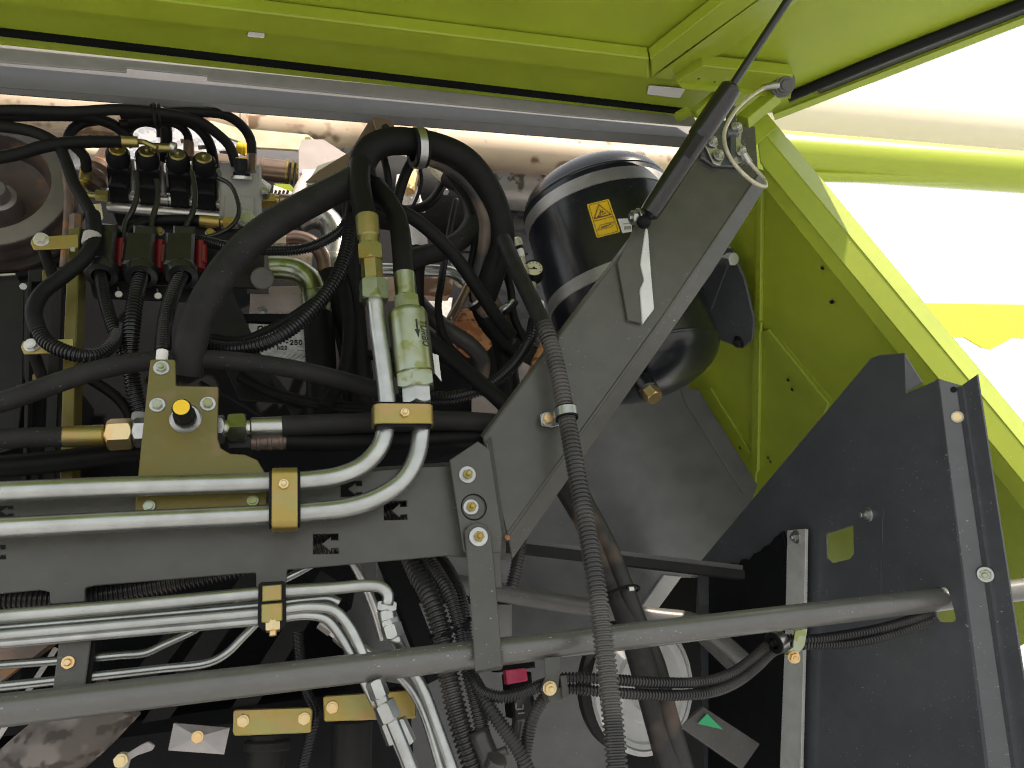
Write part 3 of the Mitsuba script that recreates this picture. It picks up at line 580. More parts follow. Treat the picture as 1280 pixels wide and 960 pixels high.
for x0, y0, x1, y1, r, m_, hx in ((79, 546, 131, 544, 13.5, GOLD, 0), (130, 544.5, 137, 544, 9, BRASS, 0), (135, 543.5, 166, 542, 20, BRASS, 1), (165, 541.5, 172, 541, 8, STEEL, 0), (168, 541, 190, 540, 19, ZINC, 1), (190, 540, 272, 536, 16, STEEL, 0), (270, 537, 281, 536.5, 19, ZINC, 1), (280, 536, 286, 536, 11, STEEL, 0), (285, 536, 308, 535, 20, GREENZ, 1), (307, 535, 314, 535, 10, STEEL, 0), (313, 535, 354, 533, 13, ZINC, 0)):
    fit(te, 'nut' if hx else 'sleeve', x0, y0, x1, y1, r, .99, m_, hx)
t2 = thing('rusty_coupling', 'rusty hose coupling half hidden below the silver sleeve', 'coupling')
for x0, y0, x1, y1, r, m_, hx in ((286, 557, 314, 556, 14, DARKM, 1), (312, 554, 360, 552, 9, RUSTMET, 0), (320, 553.6, 326, 553.4, 10, RUSTMET, 0), (334, 553.2, 340, 553, 10, RUSTMET, 0), (348, 552.6, 354, 552.4, 10, RUSTMET, 0)):
    fit(t2, 'nut' if hx else 'sleeve', x0, y0, x1, y1, r, 1.0, m_, hx)
# ================================================================== lower thin pipes
def pipe(label, pts, rpx, Y, m=ZINC, name='steel_tube', n=16):
    k = thing(name, label, 'tube'); P = A(pts, Y); part(k, 'tube', tube(P, px(rpx, P.mean(0)), n, .005), m, True); return k
a1 = pipe('topmost thin steel tube below the beam, ending in an angled nut', [(-110, 781), (0, 770.5), (150, 758), (330, 741), (420, 735), (462, 732), (478, 735), (485, 744), (484, 756)], 8, .925)
for x0, y0, x1, y1, r, hx in ((484, 752, 483, 764, 13.5, 1), (482, 762, 485, 776, 11, 0), (485, 774, 488, 783, 12, 1), (488, 780, 493, 797, 13.5, 1)): fit(a1, 'nut', x0, y0, x1, y1, r, .935, ZINC, hx)
part(a1, 'outlet', tube(A([(492, 795, .94), (503, 815, .95), (528, 860, .955), (545, 905, .955), (570, 975, .95)]), px(7.5, at(530, 860, .95)), 16), ZINC, True)
a2 = pipe('second thin steel tube below the beam, half hidden behind the first', [(-110, 793), (0, 784.5), (150, 772), (330, 756), (390, 749), (412, 748), (424, 754)], 6.5, .94)
for x0, y0, x1, y1, r in ((402, 775, 417, 786, 11), (414, 784, 424, 792, 9), (423, 790, 436, 801, 13)): fit(a2, 'nut', x0, y0, x1, y1, r, .985, STEEL, 1)
part(a2, 'outlet', tube(A([(436, 800, .985), (460, 815, .975), (500, 845, .97), (525, 880, .965), (556, 975, .96)]), px(6, at(500, 845, .97)), 14), ZINC, True)
a3 = pipe('third thin steel tube below the beam, bending down under the rail', [(-110, 803), (0, 794), (150, 781), (330, 765), (390, 758.5), (418, 763), (435, 781), (450, 810), (464, 845), (470, 856)], 6.8, .93)
for x0, y0, x1, y1, r, hx in ((468, 850, 476, 872, 12.5, 1), (475, 870, 480, 882, 9, 0), (479, 878, 489, 900, 14.5, 1)): fit(a3, 'nut', x0, y0, x1, y1, r, .922, ZINC, hx)
part(a3, 'outlet', tube(A([(488, 896), (500, 925), (522, 980)], .922), px(8.5, at(500, 925, .92)), 16), ZINC, True)
a4 = pipe('fourth thin steel tube below the beam, following the third bend', [(-110, 812), (0, 804), (150, 791), (330, 775), (385, 769), (408, 774), (424, 792), (440, 820), (458, 856), (470, 880)], 6.4, .937)
for x0, y0, x1, y1, r, hx in ((478, 888, 483, 902, 10, 0), (484, 902, 494, 928, 11.5, 1), (497, 900, 511, 930, 11, 1)): fit(a4, 'nut', x0, y0, x1, y1, r, .945, ZINC, hx)
part(a4, 'outlet', tube(A([(492, 920), (505, 950), (516, 985)], .945), px(6, at(500, 925, .94)), 14), ZINC, True)
a5 = pipe('thin steel tube under the bundle, kinking up behind it', [(-110, 840), (0, 831), (70, 826), (150, 819), (182, 816), (204, 806), (246, 786), (300, 752), (372, 716), (400, 700)], 5.2, .972)
a6 = pipe('lowest thin steel tube, kinking up past the gold clip', [(-110, 867), (0, 858), (110, 846), (200, 836), (262, 828), (284, 816), (302, 798), (324, 775), (350, 745)], 5.4, .965)
a7 = pipe('short grey steel tube behind the angled nut', [(440, 700), (452, 722), (468, 760), (480, 800)], 6, 1.05, STEEL)
tp = thing('tube_bracket', 'dark olive tab gripping the two lowest tubes with one nut', 'bracket')
part(tp, 'tab', plate(A([(74, 800), (114, 798), (106, 857), (66, 861)], .950), .004, b=.001), OLIVE)
part(tp, 'block', plate(A([(80, 800), (120, 799), (112, 860), (72, 862)], .957), .03, rc=.003), BLACK)
p = at(86, 828, .950); bolt(tp, p, px(8.5, p), stud=.25, washer=0, m=BRASS, head=.6)
tc = thing('tube_clip', 'black rubber tube clip with two gold plates below the beam tab', 'clip')
part(tc, 'rubber', plate(A([(323, 728), (357, 726), (358, 780), (352, 787), (328, 787), (322, 782)], .912), .04, rc=.004), BLACK)
part(tc, 'plate', plate(A([(328, 732), (352, 730), (352, 750), (328, 752)], .908), .004, rc=.001, b=.001), GOLD)
part(tc, 'plate', plate(A([(327, 755), (353, 753), (353, 775), (340, 779), (327, 778)], .908), .004, rc=.001, b=.001), GOLD)
p0 = at(341, 776, .915); part(tc, 'nut', cat(hexa(p0, p0+[0, -.002, -.011], .0085), cyl(p0+[0, -.002, -.010], p0+[0, -.003, -.016], .004)), BRASS)
# plates low in the bay
for nm, lab, q, bs in (('cover_plate', 'gold cover plate with two bolts, left of the corrugated hose', [(292, 887), (388, 884), (391, 888), (389, 916), (293, 920), (291, 915)], ((304, 901), (380, 898))),
                       ('cover_plate', 'gold cover plate with one visible bolt, behind the lower nuts', [(404, 870), (520, 862), (520, 898), (405, 902)], ((415, 884),))):
    k = thing(nm, lab, 'plate'); part(k, 'plate', plate(A(q, 1.02), .006, rc=.003, b=.0012), GOLD)
    for x, y in bs: p = at(x, y, 1.02); bolt(k, p, px(8, p), washer=0, m=BRASS, head=.6)
k = thing('peaked_plate', 'whitish square plate pressed into a low pyramid with one bolt', 'plate')
q = A([(217, 904), (287, 910), (280, 943), (210, 938)], 1.0); apex = at(247, 921, .985)
V = np.vstack([q, [apex], q+[0, .006, 0]]); part(k, 'plate', trimesh.Trimesh(V, [[0, 1, 4], [1, 2, 4], [2, 3, 4], [3, 0, 4], [0, 5, 6], [0, 6, 1], [1, 6, 7], [1, 7, 2], [2, 7, 8], [2, 8, 3], [3, 8, 5], [3, 5, 0], [5, 8, 7], [5, 7, 6]], process=False), PALEG, False)
p = apex+[0, .002, 0]; bolt(k, p, px(8, p), washer=0, m=BRASS, head=.5)
k = thing('white_eyelet', 'white lever eyelet with a brass bolt near the bottom left', 'lever')
part(k, 'eye', plate(A([(143, 952), (150, 940), (160, 941), (176, 931), (185, 927), (193, 932), (190, 938), (172, 944), (162, 950), (158, 965), (146, 962)], .985), .008, rc=.002), PALEG)
p = at(152, 950, .985); bolt(k, p, px(9, p), washer=0, m=BRASS)
k = thing('dusty_casting', 'dusty brown slanted casting in the bottom left corner', 'casting')
part(k, 'body', tube(A([(150, 860), (105, 905), (40, 960), (-40, 1040)], 1.12), px(44, at(80, 920, 1.1)), 20, wob=.02), mat('mat_casting', blotch((.10, .085, .075), (.19, .165, .15), 30, .42, .62, (.05, .04, .035), 60), .7), True)
k = thing('dark_cylinder', 'dark upright cylinder below the two-bolt gold plate', 'cylinder')
part(k, 'barrel', cyl(at(330, 1010, 1.12), at(335, 915, 1.12), px(24, at(330, 950, 1.1)), n=32), DARKM)
part(k, 'collar', cyl(at(334, 938, 1.12), at(335, 925, 1.12), px(30, at(330, 950, 1.1)), n=32), DARKM)
k = thing('dark_cylinder', 'dark upright cylinder below the second gold plate', 'cylinder')
part(k, 'barrel', cyl(at(438, 1010, 1.12), at(440, 900, 1.12), px(26, at(440, 950, 1.1)), n=32), DARKM)
k = thing('belt_guard', 'dull brown slanted channel seen between the thin tubes at left', 'channel')
part(k, 'channel', bar(at(-60, 880, 1.2), at(60, 790, 1.2), .035, .03), RUSTMET)
part(k, 'edge', bar(at(-60, 1010, 1.15), at(70, 810, 1.18), .006, .012), STEEL)
for i_, (x0, y0, x1, y1, w_) in enumerate(((170, 940, 330, 700, 30), (230, 1000, 410, 720, 22), (100, 950, 240, 770, 18))):
    k = thing('dark_strut', ('dark slanted strut deep behind the thin tubes, left one', 'dark slanted strut deep behind the thin tubes, right one', 'dark slanted strut deep in the lower left bay')[i_], 'strut'); part(k, 'bar', bar(at(x0, y0, 1.33), at(x1, y1, 1.35), px(w_, at(x0, y0, 1.3)), .03, FACE), DARKM)
# ================================================================== belt pulley, posts and brackets at the left
pu = thing('belt_pulley', 'large brown belt pulley with a bright machined rim at the left edge', 'pulley')
pc = at(-14, 226, 1.16); RP = px(92, pc)
PULM   = mat('mat_pulley', blotch((.085, .062, .052), (.05, .042, .038), 20, .4, .66, (.13, .075, .045), 45), .5, metal=.3)
part(pu, 'wheel', lathe([(RP*.62, .05), (RP*.74, .006), (RP*.755, .0), (RP*1.0, .0), (RP*1.01, .004), (RP*1.01, .018), (RP*.94, .028), (RP*1.0, .040), (RP*1.0, .050), (RP*.93, .062), (RP*1.0, .074), (RP*1.0, .082), (RP*.93, .094), (RP*1.0, .106), (RP*1.0, .122), (RP*.4, .124)], pc, (0, 1, 0), 96), PULM, 30)
part(pu, 'rim', lathe([(RP*.75, .001), (RP*.755, -.0015), (RP*.995, -.0015), (RP*1.003, .001)], pc, (0, 1, 0), 96), MACHF)
part(pu, 'web', lathe([(RP*.78, .03), (RP*.6, .045), (RP*.3, .05), (0, .05)], pc, (0, 1, 0), 64), PULM, True)
part(pu, 'hub', lathe([(0, -.012), (RP*.13, -.012), (RP*.15, -.006), (RP*.15, .01), (RP*.21, .012), (RP*.22, .018), (RP*.22, .05)], pc+[.012, 0, -.02], (0, 1, 0), 40), MACHF)
part(pu, 'belt', cat(*[torus(pc+[0, .094-.0*i, 0], (0, 1, 0), RP*1.0, .010, 72, 8) for i in range(1)]), BLACK)
po = thing('zinc_post', 'upright yellow zinc angle post left of the black connectors', 'post')
part(po, 'front_face', plate(A([(86, 286), (100, 284), (94, 440), (91, 604), (75, 606), (79, 440)], 1.06), .003), GOLDP)
part(po, 'side_face', plate(np.array([at(100, 284, 1.0605), at(110, 288, 1.085), at(105, 440, 1.085), at(100, 606, 1.085), at(91, 606, 1.0605), at(94.5, 440, 1.0605)]), .003), GOLDP)
for (x0, y0, x1, y1), (bx, by), (sx, sy), lab in (((38, 295, 98, 311), (52, 300), (66, 345), 'upper'), ((26, 425, 92, 442), (40, 432), (54, 475), 'lower')):
    part(po, 'arm', plate(A([(x0+3, y0+1), (x1, y0-2), (x1, y1-1), (x0+4, y1+1), (x0, (y0+y1)/2)], 1.035), .003, rc=.002), GOLD)
    p = at(bx, by, 1.035); bolt(po, p, px(7, p), washer=1.3, m=STEEL, wm=STEEL)
    part(po, 'standoff', cyl(at(bx+1, by+6, 1.045), at(sx, sy, 1.10), px(7, p), n=20), DARKM)
    part(po, 'foot', plate(A([(sx-14, sy-8), (sx+13, sy-10), (sx+15, sy+8), (sx-12, sy+14)], 1.10), .004, rc=.003), GOLDP)
p = at(89, 311, 1.034); part(po, 'bright_notch', plate(A([(87, 309), (95, 308), (94, 314), (88, 314)], 1.034), .002), ZINC)
db = thing('dark_box', 'dark square steel frame behind the zinc post arms', 'frame')
part(db, 'frame', plate(A([(35, 338), (85, 332), (80, 610), (28, 610)], 1.125), .02, holes=[A([(40, 352), (72, 350), (66, 600), (33, 600)], 1.125)]), DARKM)
part(db, 'rail', bar(at(73, 345, 1.10), at(62, 610, 1.10), .012, .012, FACE), DARKM)
for x, y in ((29, 358), (24, 486)): part(db, 'bolt', hexa(at(x, y, 1.115), at(x, y, 1.10), .005), ZINC)
k = thing('dark_cover', 'dark flat cover plate at the left edge below the pulley', 'cover')
part(k, 'sheet', plate(A([(-120, 348), (20, 343), (30, 362), (28, 500), (20, 560), (-120, 600)], 1.15), .004), DARKM)
part(k, 'edge', bar(at(-90, 350, 1.142), at(20, 343, 1.142), .003, .003), STEEL)
# ================================================================== solenoid valve block
vb = thing('valve_block', 'grey ribbed valve manifold with four black solenoid coils', 'valve block')
Yv = 1.17
for y0, y1, r in ((243, 256, 8), (259, 271, 6.5)):
    part(vb, 'ribbed_bar', cyl(at(134, y0, Yv), at(284, y1, Yv), px(r, at(200, y0, Yv)), n=24), STEEL)
for t_ in np.linspace(.06, .94, 9):
    p = at(134, 243, Yv)*(1-t_)+at(284, 256, Yv)*t_; part(vb, 'joint', lathe([(px(8.3, p), 0), (px(8.3, p), .0012)], p, (1, 0, 0), 20), DARKM)
part(vb, 'base', plate(A([(140, 228), (282, 238), (282, 275), (140, 262)], Yv+.012), .05), DARKM)
eb = part(vb, 'end_block', block(at(302, 252, Yv), px(48, at(302, 252, Yv)), .07, px(78, at(302, 252, Yv)), .003), RAILG)
part(vb, 'end_step', block(at(299, 266, Yv-.036), px(34, at(302, 252, Yv)), .008, px(44, at(302, 252, Yv)), .002), RAILG)
for i_, (x, y) in enumerate(((147, 190), (184, 192), (222, 196), (255, 200))):
    t_, b_ = at(x, y, 1.105), at(x+4, y+40, 1.17); u_ = unit(b_-t_); rC = px(14, t_)
    c_ = part(vb, 'coil', cat(lathe([(0, -.004), (rC*.8, -.004), (rC, .002), (rC*1.02, .016), (rC*.9, .022), (0, .022)], t_, u_, 30),
        block(t_+u_*.044, rC*1.8, .050, rC*1.7, .004, w=u_), block(t_+u_*.052+[.001, -.004, -.022], rC*1.5, .040, .030, .003, w=u_), block(t_+u_*.030+[.001, -.002, -.028], rC*.8, .004, .012, .001, w=u_)), BLACK)
    part(c_, 'cap', cat(lathe([(0, -.0065), (rC*.62, -.0065), (rC*.7, -.004), (0, -.003)], t_, u_, 28), ball(t_-u_*.0075, .0035, sub=2)), GOLD)
    for sg in (-1, 1): part(c_, 'wire_clip', tube([t_+u_*.012+[sg*rC*.98, -.006, 0], t_+u_*.022+[sg*rC*1.02, -.016, 0], t_+u_*.026+[sg*rC*.75, -.021, 0]], .0012, 8), STEEL)
    part(vb, 'sleeve', cyl(at(x+18, y+12, 1.15), at(x+20, y+52, 1.15), .0055), STEEL)
kp = at(302, 221, 1.125); kd = unit([0, -.5, .85])
part(vb, 'knob', lathe([(0, 0), (.013, 0), (.013, .006), (.011, .008), (.0105, .026), (.0095, .028), (0, .028)], kp, kd, 12), BLACK, False)
part(vb, 'knob_cap', lathe([(.0088, .0), (.0088, .001), (0, .0015)], kp+kd*.028, kd, 24), YELLOW)
part(vb, 'knob_seat', lathe([(0, -.004), (.016, -.004), (.016, .001), (0, .001)], kp, kd, 24), STEEL)
for x, y, r in ((307, 276, 13), (331, 241, 6)): p = at(x, y, 1.12); part(vb, 'plug', cat(hexa(p+[0, .01, 0], p+[0, -.008, 0], px(r, p)), cyl(p+[0, -.008, 0], p+[0, -.011, 0], px(r*.6, p))), ZINC)
for (x0, y0, x1, y1, r, m_, hx) in ((326, 250, 345, 251, 10, GOLD, 1), (344, 251, 350, 251, 7, GOLD, 0), (349, 251, 384, 254, 9, BRONZE, 0), (325, 228, 336, 236, 6, WHITEP, 1)):
    fit(vb, 'fitting', x0, y0, x1, y1, r, 1.17, m_, hx)
k = thing('hose_fitting', 'gold hose end fitting below the manifold end block', 'fitting')
for (x0, y0, x1, y1, r, m_, hx) in ((249, 276, 275, 278, 7.5, GOLD, 0), (275, 278, 280, 278, 5, GOLD, 0), (279, 278, 293, 279, 8.5, GOLD, 1)): fit(k, 'sleeve', x0, y0, x1, y1, r, 1.10, m_, hx)
part(k, 'hose', tube(A([(150, 300), (165, 284), (190, 277), (220, 275), (252, 276)], 1.10), px(7, at(200, 276, 1.1)), 12), RUBBER, True)
k = thing('brown_spool', 'dusty brown ribbed spool left of the solenoid coils', 'valve')
q0, q1 = at(112, 232, 1.2), at(138, 192, 1.2)
part(k, 'body', lathe([(0, 0), (.017, 0), (.017, .012), (.021, .014), (.021, .022), (.016, .024), (.016, .032), (.021, .034), (.021, .042), (.017, .046), (.017, np.linalg.norm(q1-q0)), (0, np.linalg.norm(q1-q0))], q0, q1-q0, 28), RUSTMET)
part(k, 'stub', cyl(at(108, 194, 1.22), at(138, 197, 1.22), px(10, q1)), CREAM)
k = thing('elbow_fitting', 'small brass elbow fitting at the manifold left end', 'fitting')
part(k, 'tube', tube(A([(105, 225), (103, 234), (108, 243), (120, 245), (134, 245)], 1.13), px(4, at(105, 240, 1.13)), 12), GOLD, True)
for (x0, y0, x1, y1, r, hx) in ((108, 210, 106, 227, 7.5, 0), (104, 226, 103, 230, 8, 0), (120, 244, 136, 246, 8, 1)): fit(k, 'sleeve', x0, y0, x1, y1, r, 1.13, GOLD, hx)
# top hoses over the valve block
HT = [('black hose running level along the top left under the tan duct', [(-110, 150), (0, 145, 1.06), (60, 144, 1.06), (115, 147, 1.07), (148, 160, 1.09), (168, 182, 1.11)], 7.2),
      ('black hose from the top left tie arching to the manifold knob', [(-110, 146), (10, 138, 1.05), (90, 140, 1.04), (150, 137, 1.04), (200, 141, 1.05), (247, 151, 1.07), (270, 166, 1.09), (287, 183, 1.11), (295, 207, 1.13)], 6.6),
      ('outermost black hose arching over the manifold right end', [(150, 142, 1.06), (200, 141, 1.06), (250, 140, 1.07), (282, 144, 1.09), (302, 157, 1.11), (313, 174, 1.13), (315, 197, 1.14)], 6.2),
      ('black hose arching down behind the fourth coil', [(160, 150, 1.07), (205, 147, 1.07), (240, 155, 1.09), (258, 172, 1.11), (267, 200, 1.15), (268, 225, 1.18)], 6.2),
      ('black hose arching down to the third coil', [(150, 155, 1.08), (195, 150, 1.08), (224, 157, 1.09), (235, 170, 1.11), (236, 182, 1.12)], 5.2),
      ('black hose crossing the pulley and dropping past the brown spool', [(-110, 158, 1.06), (0, 158, 1.05), (45, 166, 1.05), (72, 181, 1.05), (82, 200, 1.05), (92, 228, 1.05), (106, 252, 1.05), (118, 276, 1.05), (124, 300, 1.06)], 7.2),
      ('black hose lying across the pulley face to a gold sleeve', [(-110, 215, 1.06), (-20, 200, 1.055), (20, 193, 1.05), (60, 182, 1.045), (100, 177.5, 1.05), (150, 177, 1.07)], 7.8),
      ('short black hose curling down to the small brass elbow', [(125, 150, 1.08), (104, 153, 1.08), (90, 163, 1.08), (86, 176, 1.08), (97, 186, 1.09), (106, 196, 1.10), (108, 212, 1.12)], 6.4),
      ('black hose looping under the cable tie behind the coils', [(150, 162, 1.10), (165, 150, 1.10), (190, 145, 1.10), (205, 152, 1.10), (208, 175, 1.12), (204, 200, 1.15)], 7),
      ('grey black hose curling between the top hoses', [(158, 170, 1.12), (164, 158, 1.12), (180, 152, 1.12), (200, 158, 1.12), (202, 172, 1.13)], 6)]
for lab, P_, r in HT: hose('hydraulic_hose', lab, 'hose', P_, r, 1.06, RUBDUST if 'grey' in lab else RUBBER)
k = thing('hose_sleeve', 'gold crimped sleeve and bent tube beside the first coil', 'fitting')
for (x0, y0, x1, y1, r) in ((147, 177, 173, 177.5, 7),): fit(k, 'sleeve', x0, y0, x1, y1, r, 1.07, GOLD)
part(k, 'tube', tube(A([(172, 177), (182, 178), (190, 182), (196, 185)], 1.075), px(3.5, at(180, 178, 1.07)), 10), GOLD, True)
fit(k, 'sleeve', 188, 184, 214, 185, 5.5, 1.085, GOLD); fit(k, 'collar', 213, 183, 220, 185, 6.5, 1.085, STEEL)
k = thing('hose_sleeve', 'dull zinc sleeve where a hose meets the third coil', 'fitting'); fit(k, 'sleeve', 236, 178, 236, 198, 6.5, 1.115, BRONZE)
k = thing('hose_sleeve', 'dull zinc sleeve on top of the manifold end block', 'fitting'); fit(k, 'sleeve', 315, 194, 315, 218, 6.8, 1.14, BRONZE)
k = thing('cable_tie', 'black cable tie binding the top hoses under the grey rail', 'cable tie')
part(k, 'loop', cat(torus(at(194, 145, 1.055), (1, 0, .1), .017, .0022, 28, 6), torus(at(200, 145, 1.06), (1, 0, .1), .016, .0022, 28, 6), block(at(191, 134, 1.045), .008, .008, .008)), BLACK)
# black signal wires from the coils
for i_, P_ in enumerate(([(170, 215), (172, 240), (166, 262), (157, 278), (154, 300)], [(196, 225), (197, 250), (191, 272), (188, 300)], [(240, 215), (244, 240), (242, 262), (234, 280), (226, 304)], [(272, 222), (287, 230), (297, 250), (298, 270), (288, 284), (268, 294), (238, 300)])):
    hose('coil_wire', 'thin black wire hanging from the %s solenoid coil from the left' % ('first', 'second', 'third', 'fourth')[i_], 'wire', P_, 3.4 if i_ < 3 else 2.8, 1.085, PLAST, n=10)
# connectors and their conduits
for i_, (x, y) in enumerate(((127, 320), (176, 322), (226, 322))):
    which = ('left', 'middle', 'right')[i_]
    k = thing('plug_connector', 'black plug connector with red latch, %s of the three' % which, 'connector')
    o_ = at(x, y, 1.07); tl = np.array([.10*(i_+.3), -.45, -1.])
    part(k, 'housing', cat(block(o_, px(34, o_), .045, px(52, o_), .004, u=(1, 0, 0), w=(0, -1, .25)), block(o_+[.004, 0.012, .034], px(26, o_), .04, px(26, o_), .003)), PLAST)
    part(k, 'boot', lathe([(0, 0), (px(20, o_), 0), (px(21, o_), .006), (px(18, o_), .014), (px(11, o_), .015)], at(x+1, y+17, 1.06), (.02+.06*i_, -.5, -1), 28), PLAST)
    r_ = at(x+27, y-3, 1.075); part(k, 'latch', cat(cyl(r_+[-.003, 0, .022], r_+[-.003, 0, -.024], .0075), block(r_+[.002, -.002, 0], .009, .012, .030, .002)), RED)
    p = at(x+22, y+49, 1.08); part(k, 'screw', cat(cyl(p, p+[0, -.004, 0], .0052), cyl(p+[-.002, 0, .012], p+[0, -.003, .003], .0012)), STEEL)
k = thing('connector_rail', 'dark plate the three plug connectors are screwed to', 'bracket')
part(k, 'plate', plate(A([(112, 352), (262, 360), (262, 378), (116, 372)], 1.09), .004, rc=.004), DARKM)
part(k, 'upper_plate', plate(A([(140, 286), (330, 286), (330, 360), (140, 352)], 1.11), .006), DARKM)
for x, y in ((199, 290), (263, 292)): p = at(x, y, 1.11); bolt(k, p, px(5, p), washer=1.3, m=GOLD)
hose('corrugated_conduit', 'slim corrugated conduit leaving the left plug connector', 'conduit', [(125, 340, 1.06), (130, 370, 1.055), (140, 405, 1.05), (154, 440, 1.05), (166, 476, 1.06), (174, 510, 1.07)], 8, 1.05, PLAST, 'corr')
hose('corrugated_conduit', 'corrugated conduit hanging straight down from the middle plug connector', 'conduit', [(176, 344, 1.06), (169, 375, 1.045), (165, 410, 1.04), (163, 450, 1.05), (168, 490, 1.06), (178, 525, 1.07)], 10, 1.05, PLAST, 'corr')
hose('corrugated_conduit', 'corrugated conduit from the right plug connector to the gold plate', 'conduit', [(226, 344, 1.06), (215, 370, 1.04), (207, 400, 1.02), (203, 440, .99)], 9.6, 1.04, PLAST, 'corr')
fk = thing('conduit_gland', 'pale gland where a conduit meets the gold valve plate', 'gland'); fit(fk, 'sleeve', 203, 438, 202, 454, 7, .975, WHITEP)
fk = thing('conduit_gland', 'pale grey gland behind the left edge of the gold valve plate', 'gland'); fit(fk, 'sleeve', 177, 517, 174, 534, 11, 1.04, RAILG)
hose('corrugated_conduit', 'smooth then ribbed hose looping left past the zinc post arms', 'conduit', [(116, 268, 1.05), (117, 300, 1.03), (104, 324, 1.02), (78, 346, 1.02), (52, 367, 1.015), (42, 390, 1.01), (48, 414, 1.01)], 9.5, 1.02, RUBBER)
hose('corrugated_conduit', 'ribbed lower half of the loop left of the zinc post', 'conduit', [(47, 410, 1.01), (57, 426, 1.005), (78, 438, 1.0), (104, 445, 1.0), (122, 443, 1.01), (140, 430, 1.03), (150, 410, 1.06)], 9.3, 1.01, PLAST, 'corr')
k = thing('hose_ring', 'pale grey tape ring on the hose beside the left connector', 'ring'); fit(k, 'band', 116, 292, 113, 306, 10.5, 1.03, RAILG)
hose('hydraulic_hose', 'thick black hose crossing level in front of the zinc post', 'hose', [(-110, 525), (0, 503, .985), (50, 486, .985), (110, 466, .985), (170, 453, .99), (240, 449, .995), (310, 453, 1.0), (390, 466, 1.0), (475, 488, 1.01)], 12.5, .99, RUBDUST)
hose('hydraulic_hose', 'thick black hose feeding the brass sleeve from the left edge', 'hose', [(-110, 552), (0, 549), (40, 547), (82, 546)], 13, .99, RUBDUST)
hose('hydraulic_hose', 'thick black hose just above the upper pipe at the left edge', 'hose', [(-110, 590), (0, 583), (60, 578), (110, 572), (160, 566), (240, 560)], 14, 1.03)
hose('hydraulic_hose', 'black hose leaving the silver sleeve towards the upright pipes', 'hose', [(353, 533), (400, 531), (450, 529), (520, 526), (600, 528), (640, 532)], 13, .99, RUBDUST)
hose('hydraulic_hose', 'black hose under the silver sleeve hose', 'hose', [(358, 552), (420, 553), (500, 551), (580, 548), (640, 548)], 11, 1.0)
# thick sleeve bundle and arch
hose('sleeved_hose', 'thick sleeved hose sweeping from the gold plate up to the arch', 'hose', [(232, 470, 1.0), (236, 442, .99), (244, 408, .98), (262, 366, .97), (290, 326, .97), (328, 290, .97), (372, 262, .97), (408, 243, .975), (440, 226, .98), (456, 214, .99)], 19, .98, RUBDUST, wob=.004)
hose('sleeved_hose', 'thick black hose arching over the middle through the pale ring', 'hose', [(455, 228, .985), (452, 208, .985), (461, 189, .98), (482, 178, .98), (510, 177, .985), (545, 183, .99), (578, 198, 1.0), (604, 226, 1.02), (621, 262, 1.04), (627, 300, 1.06), (616, 340, 1.08), (604, 372, 1.10)], 16.8, 1.0, RUBBER, wob=.003)
hose('hydraulic_hose', 'worn black hose hanging inside the arch', 'hose', [(528, 196, 1.01), (552, 205, 1.02), (578, 222, 1.03), (597, 246, 1.04), (607, 278, 1.05), (605, 312, 1.07), (598, 345, 1.09), (598, 372, 1.10), (612, 402, 1.12), (640, 428, 1.14)], 8.5, 1.04, RUBWORN)
k = thing('hose_clip', 'pale ring clip holding the arching hoses under the rail', 'clip')
cp_ = at(523, 185, .985); 
part(k, 'ring', lathe([(px(23.5, cp_), -.006), (px(25.5, cp_), -.006), (px(25.5, cp_), .006), (px(23.5, cp_), .006)], cp_, (1, .1, .12), 48), ZINC)
part(k, 'rubber', lathe([(px(17, cp_), -.010), (px(24, cp_), -.010), (px(24, cp_), .011), (px(17, cp_), .011)], cp_, (1, .1, .12), 48), BLACK)
hose('hydraulic_hose', 'black hose dropping from the arch into the gold upright nuts', 'hose', [(450, 205, .975), (449, 225, .96), (452, 248, .94), (458, 274, .925)], 14, .95, RUBBER)
hose('hydraulic_hose', 'black hose dropping into the filter top', 'hose', [(470, 232, .99), (484, 250, .965), (497, 275, .945), (502, 305, .93), (505, 345, .922)], 12.5, .95, RUBBER)
hose('hydraulic_hose', 'black hose running diagonally from the arch down to the right', 'hose', [(440, 248, .99), (475, 254, 1.0), (512, 270, 1.0), (545, 296, 1.01), (572, 325, 1.03), (598, 362, 1.05), (618, 392, 1.07), (640, 420, 1.09)], 8.5, 1.02, RUBBER)
hose('hydraulic_hose', 'slim black hose looping inside the arch beside the white bracket', 'hose', [(478, 190, 1.02), (483, 210, 1.02), (486, 235, 1.03), (480, 262, 1.04)], 4.6, 1.02, RUBBER)
hose('hydraulic_hose', 'slim black hose hanging from the ring clip across the white bracket', 'hose', [(518, 196, 1.03), (508, 215, 1.04), (500, 238, 1.05), (494, 262, 1.06)], 6.5, 1.02, RUBBER)
hose('thin_cable', 'thin black cable in front of the white bracket', 'cable', [(524, 205, 1.03), (527, 225, 1.04), (522, 245, 1.05), (512, 266, 1.06)], 2.2, 1.04, RUBBER, n=8)
hose('hydraulic_hose', 'grey black hose curving right from the cream sleeve', 'hose', [(560, 222, 1.16), (578, 233, 1.14), (590, 252, 1.12), (592, 275, 1.11), (578, 298, 1.1), (552, 313, 1.1), (520, 322, 1.1), (505, 330, 1.1)], 12.5, 1.12, RUBDUST)
k = thing('hose_sleeve', 'cream crimped sleeve angled beside the white bracket', 'fitting'); fit(k, 'sleeve', 541, 206, 563, 226, 9, 1.165, CREAM)
part(k, 'neck', cyl(at(527, 198, 1.17), at(543, 209, 1.165), px(5, at(540, 205, 1.16))), CREAM)
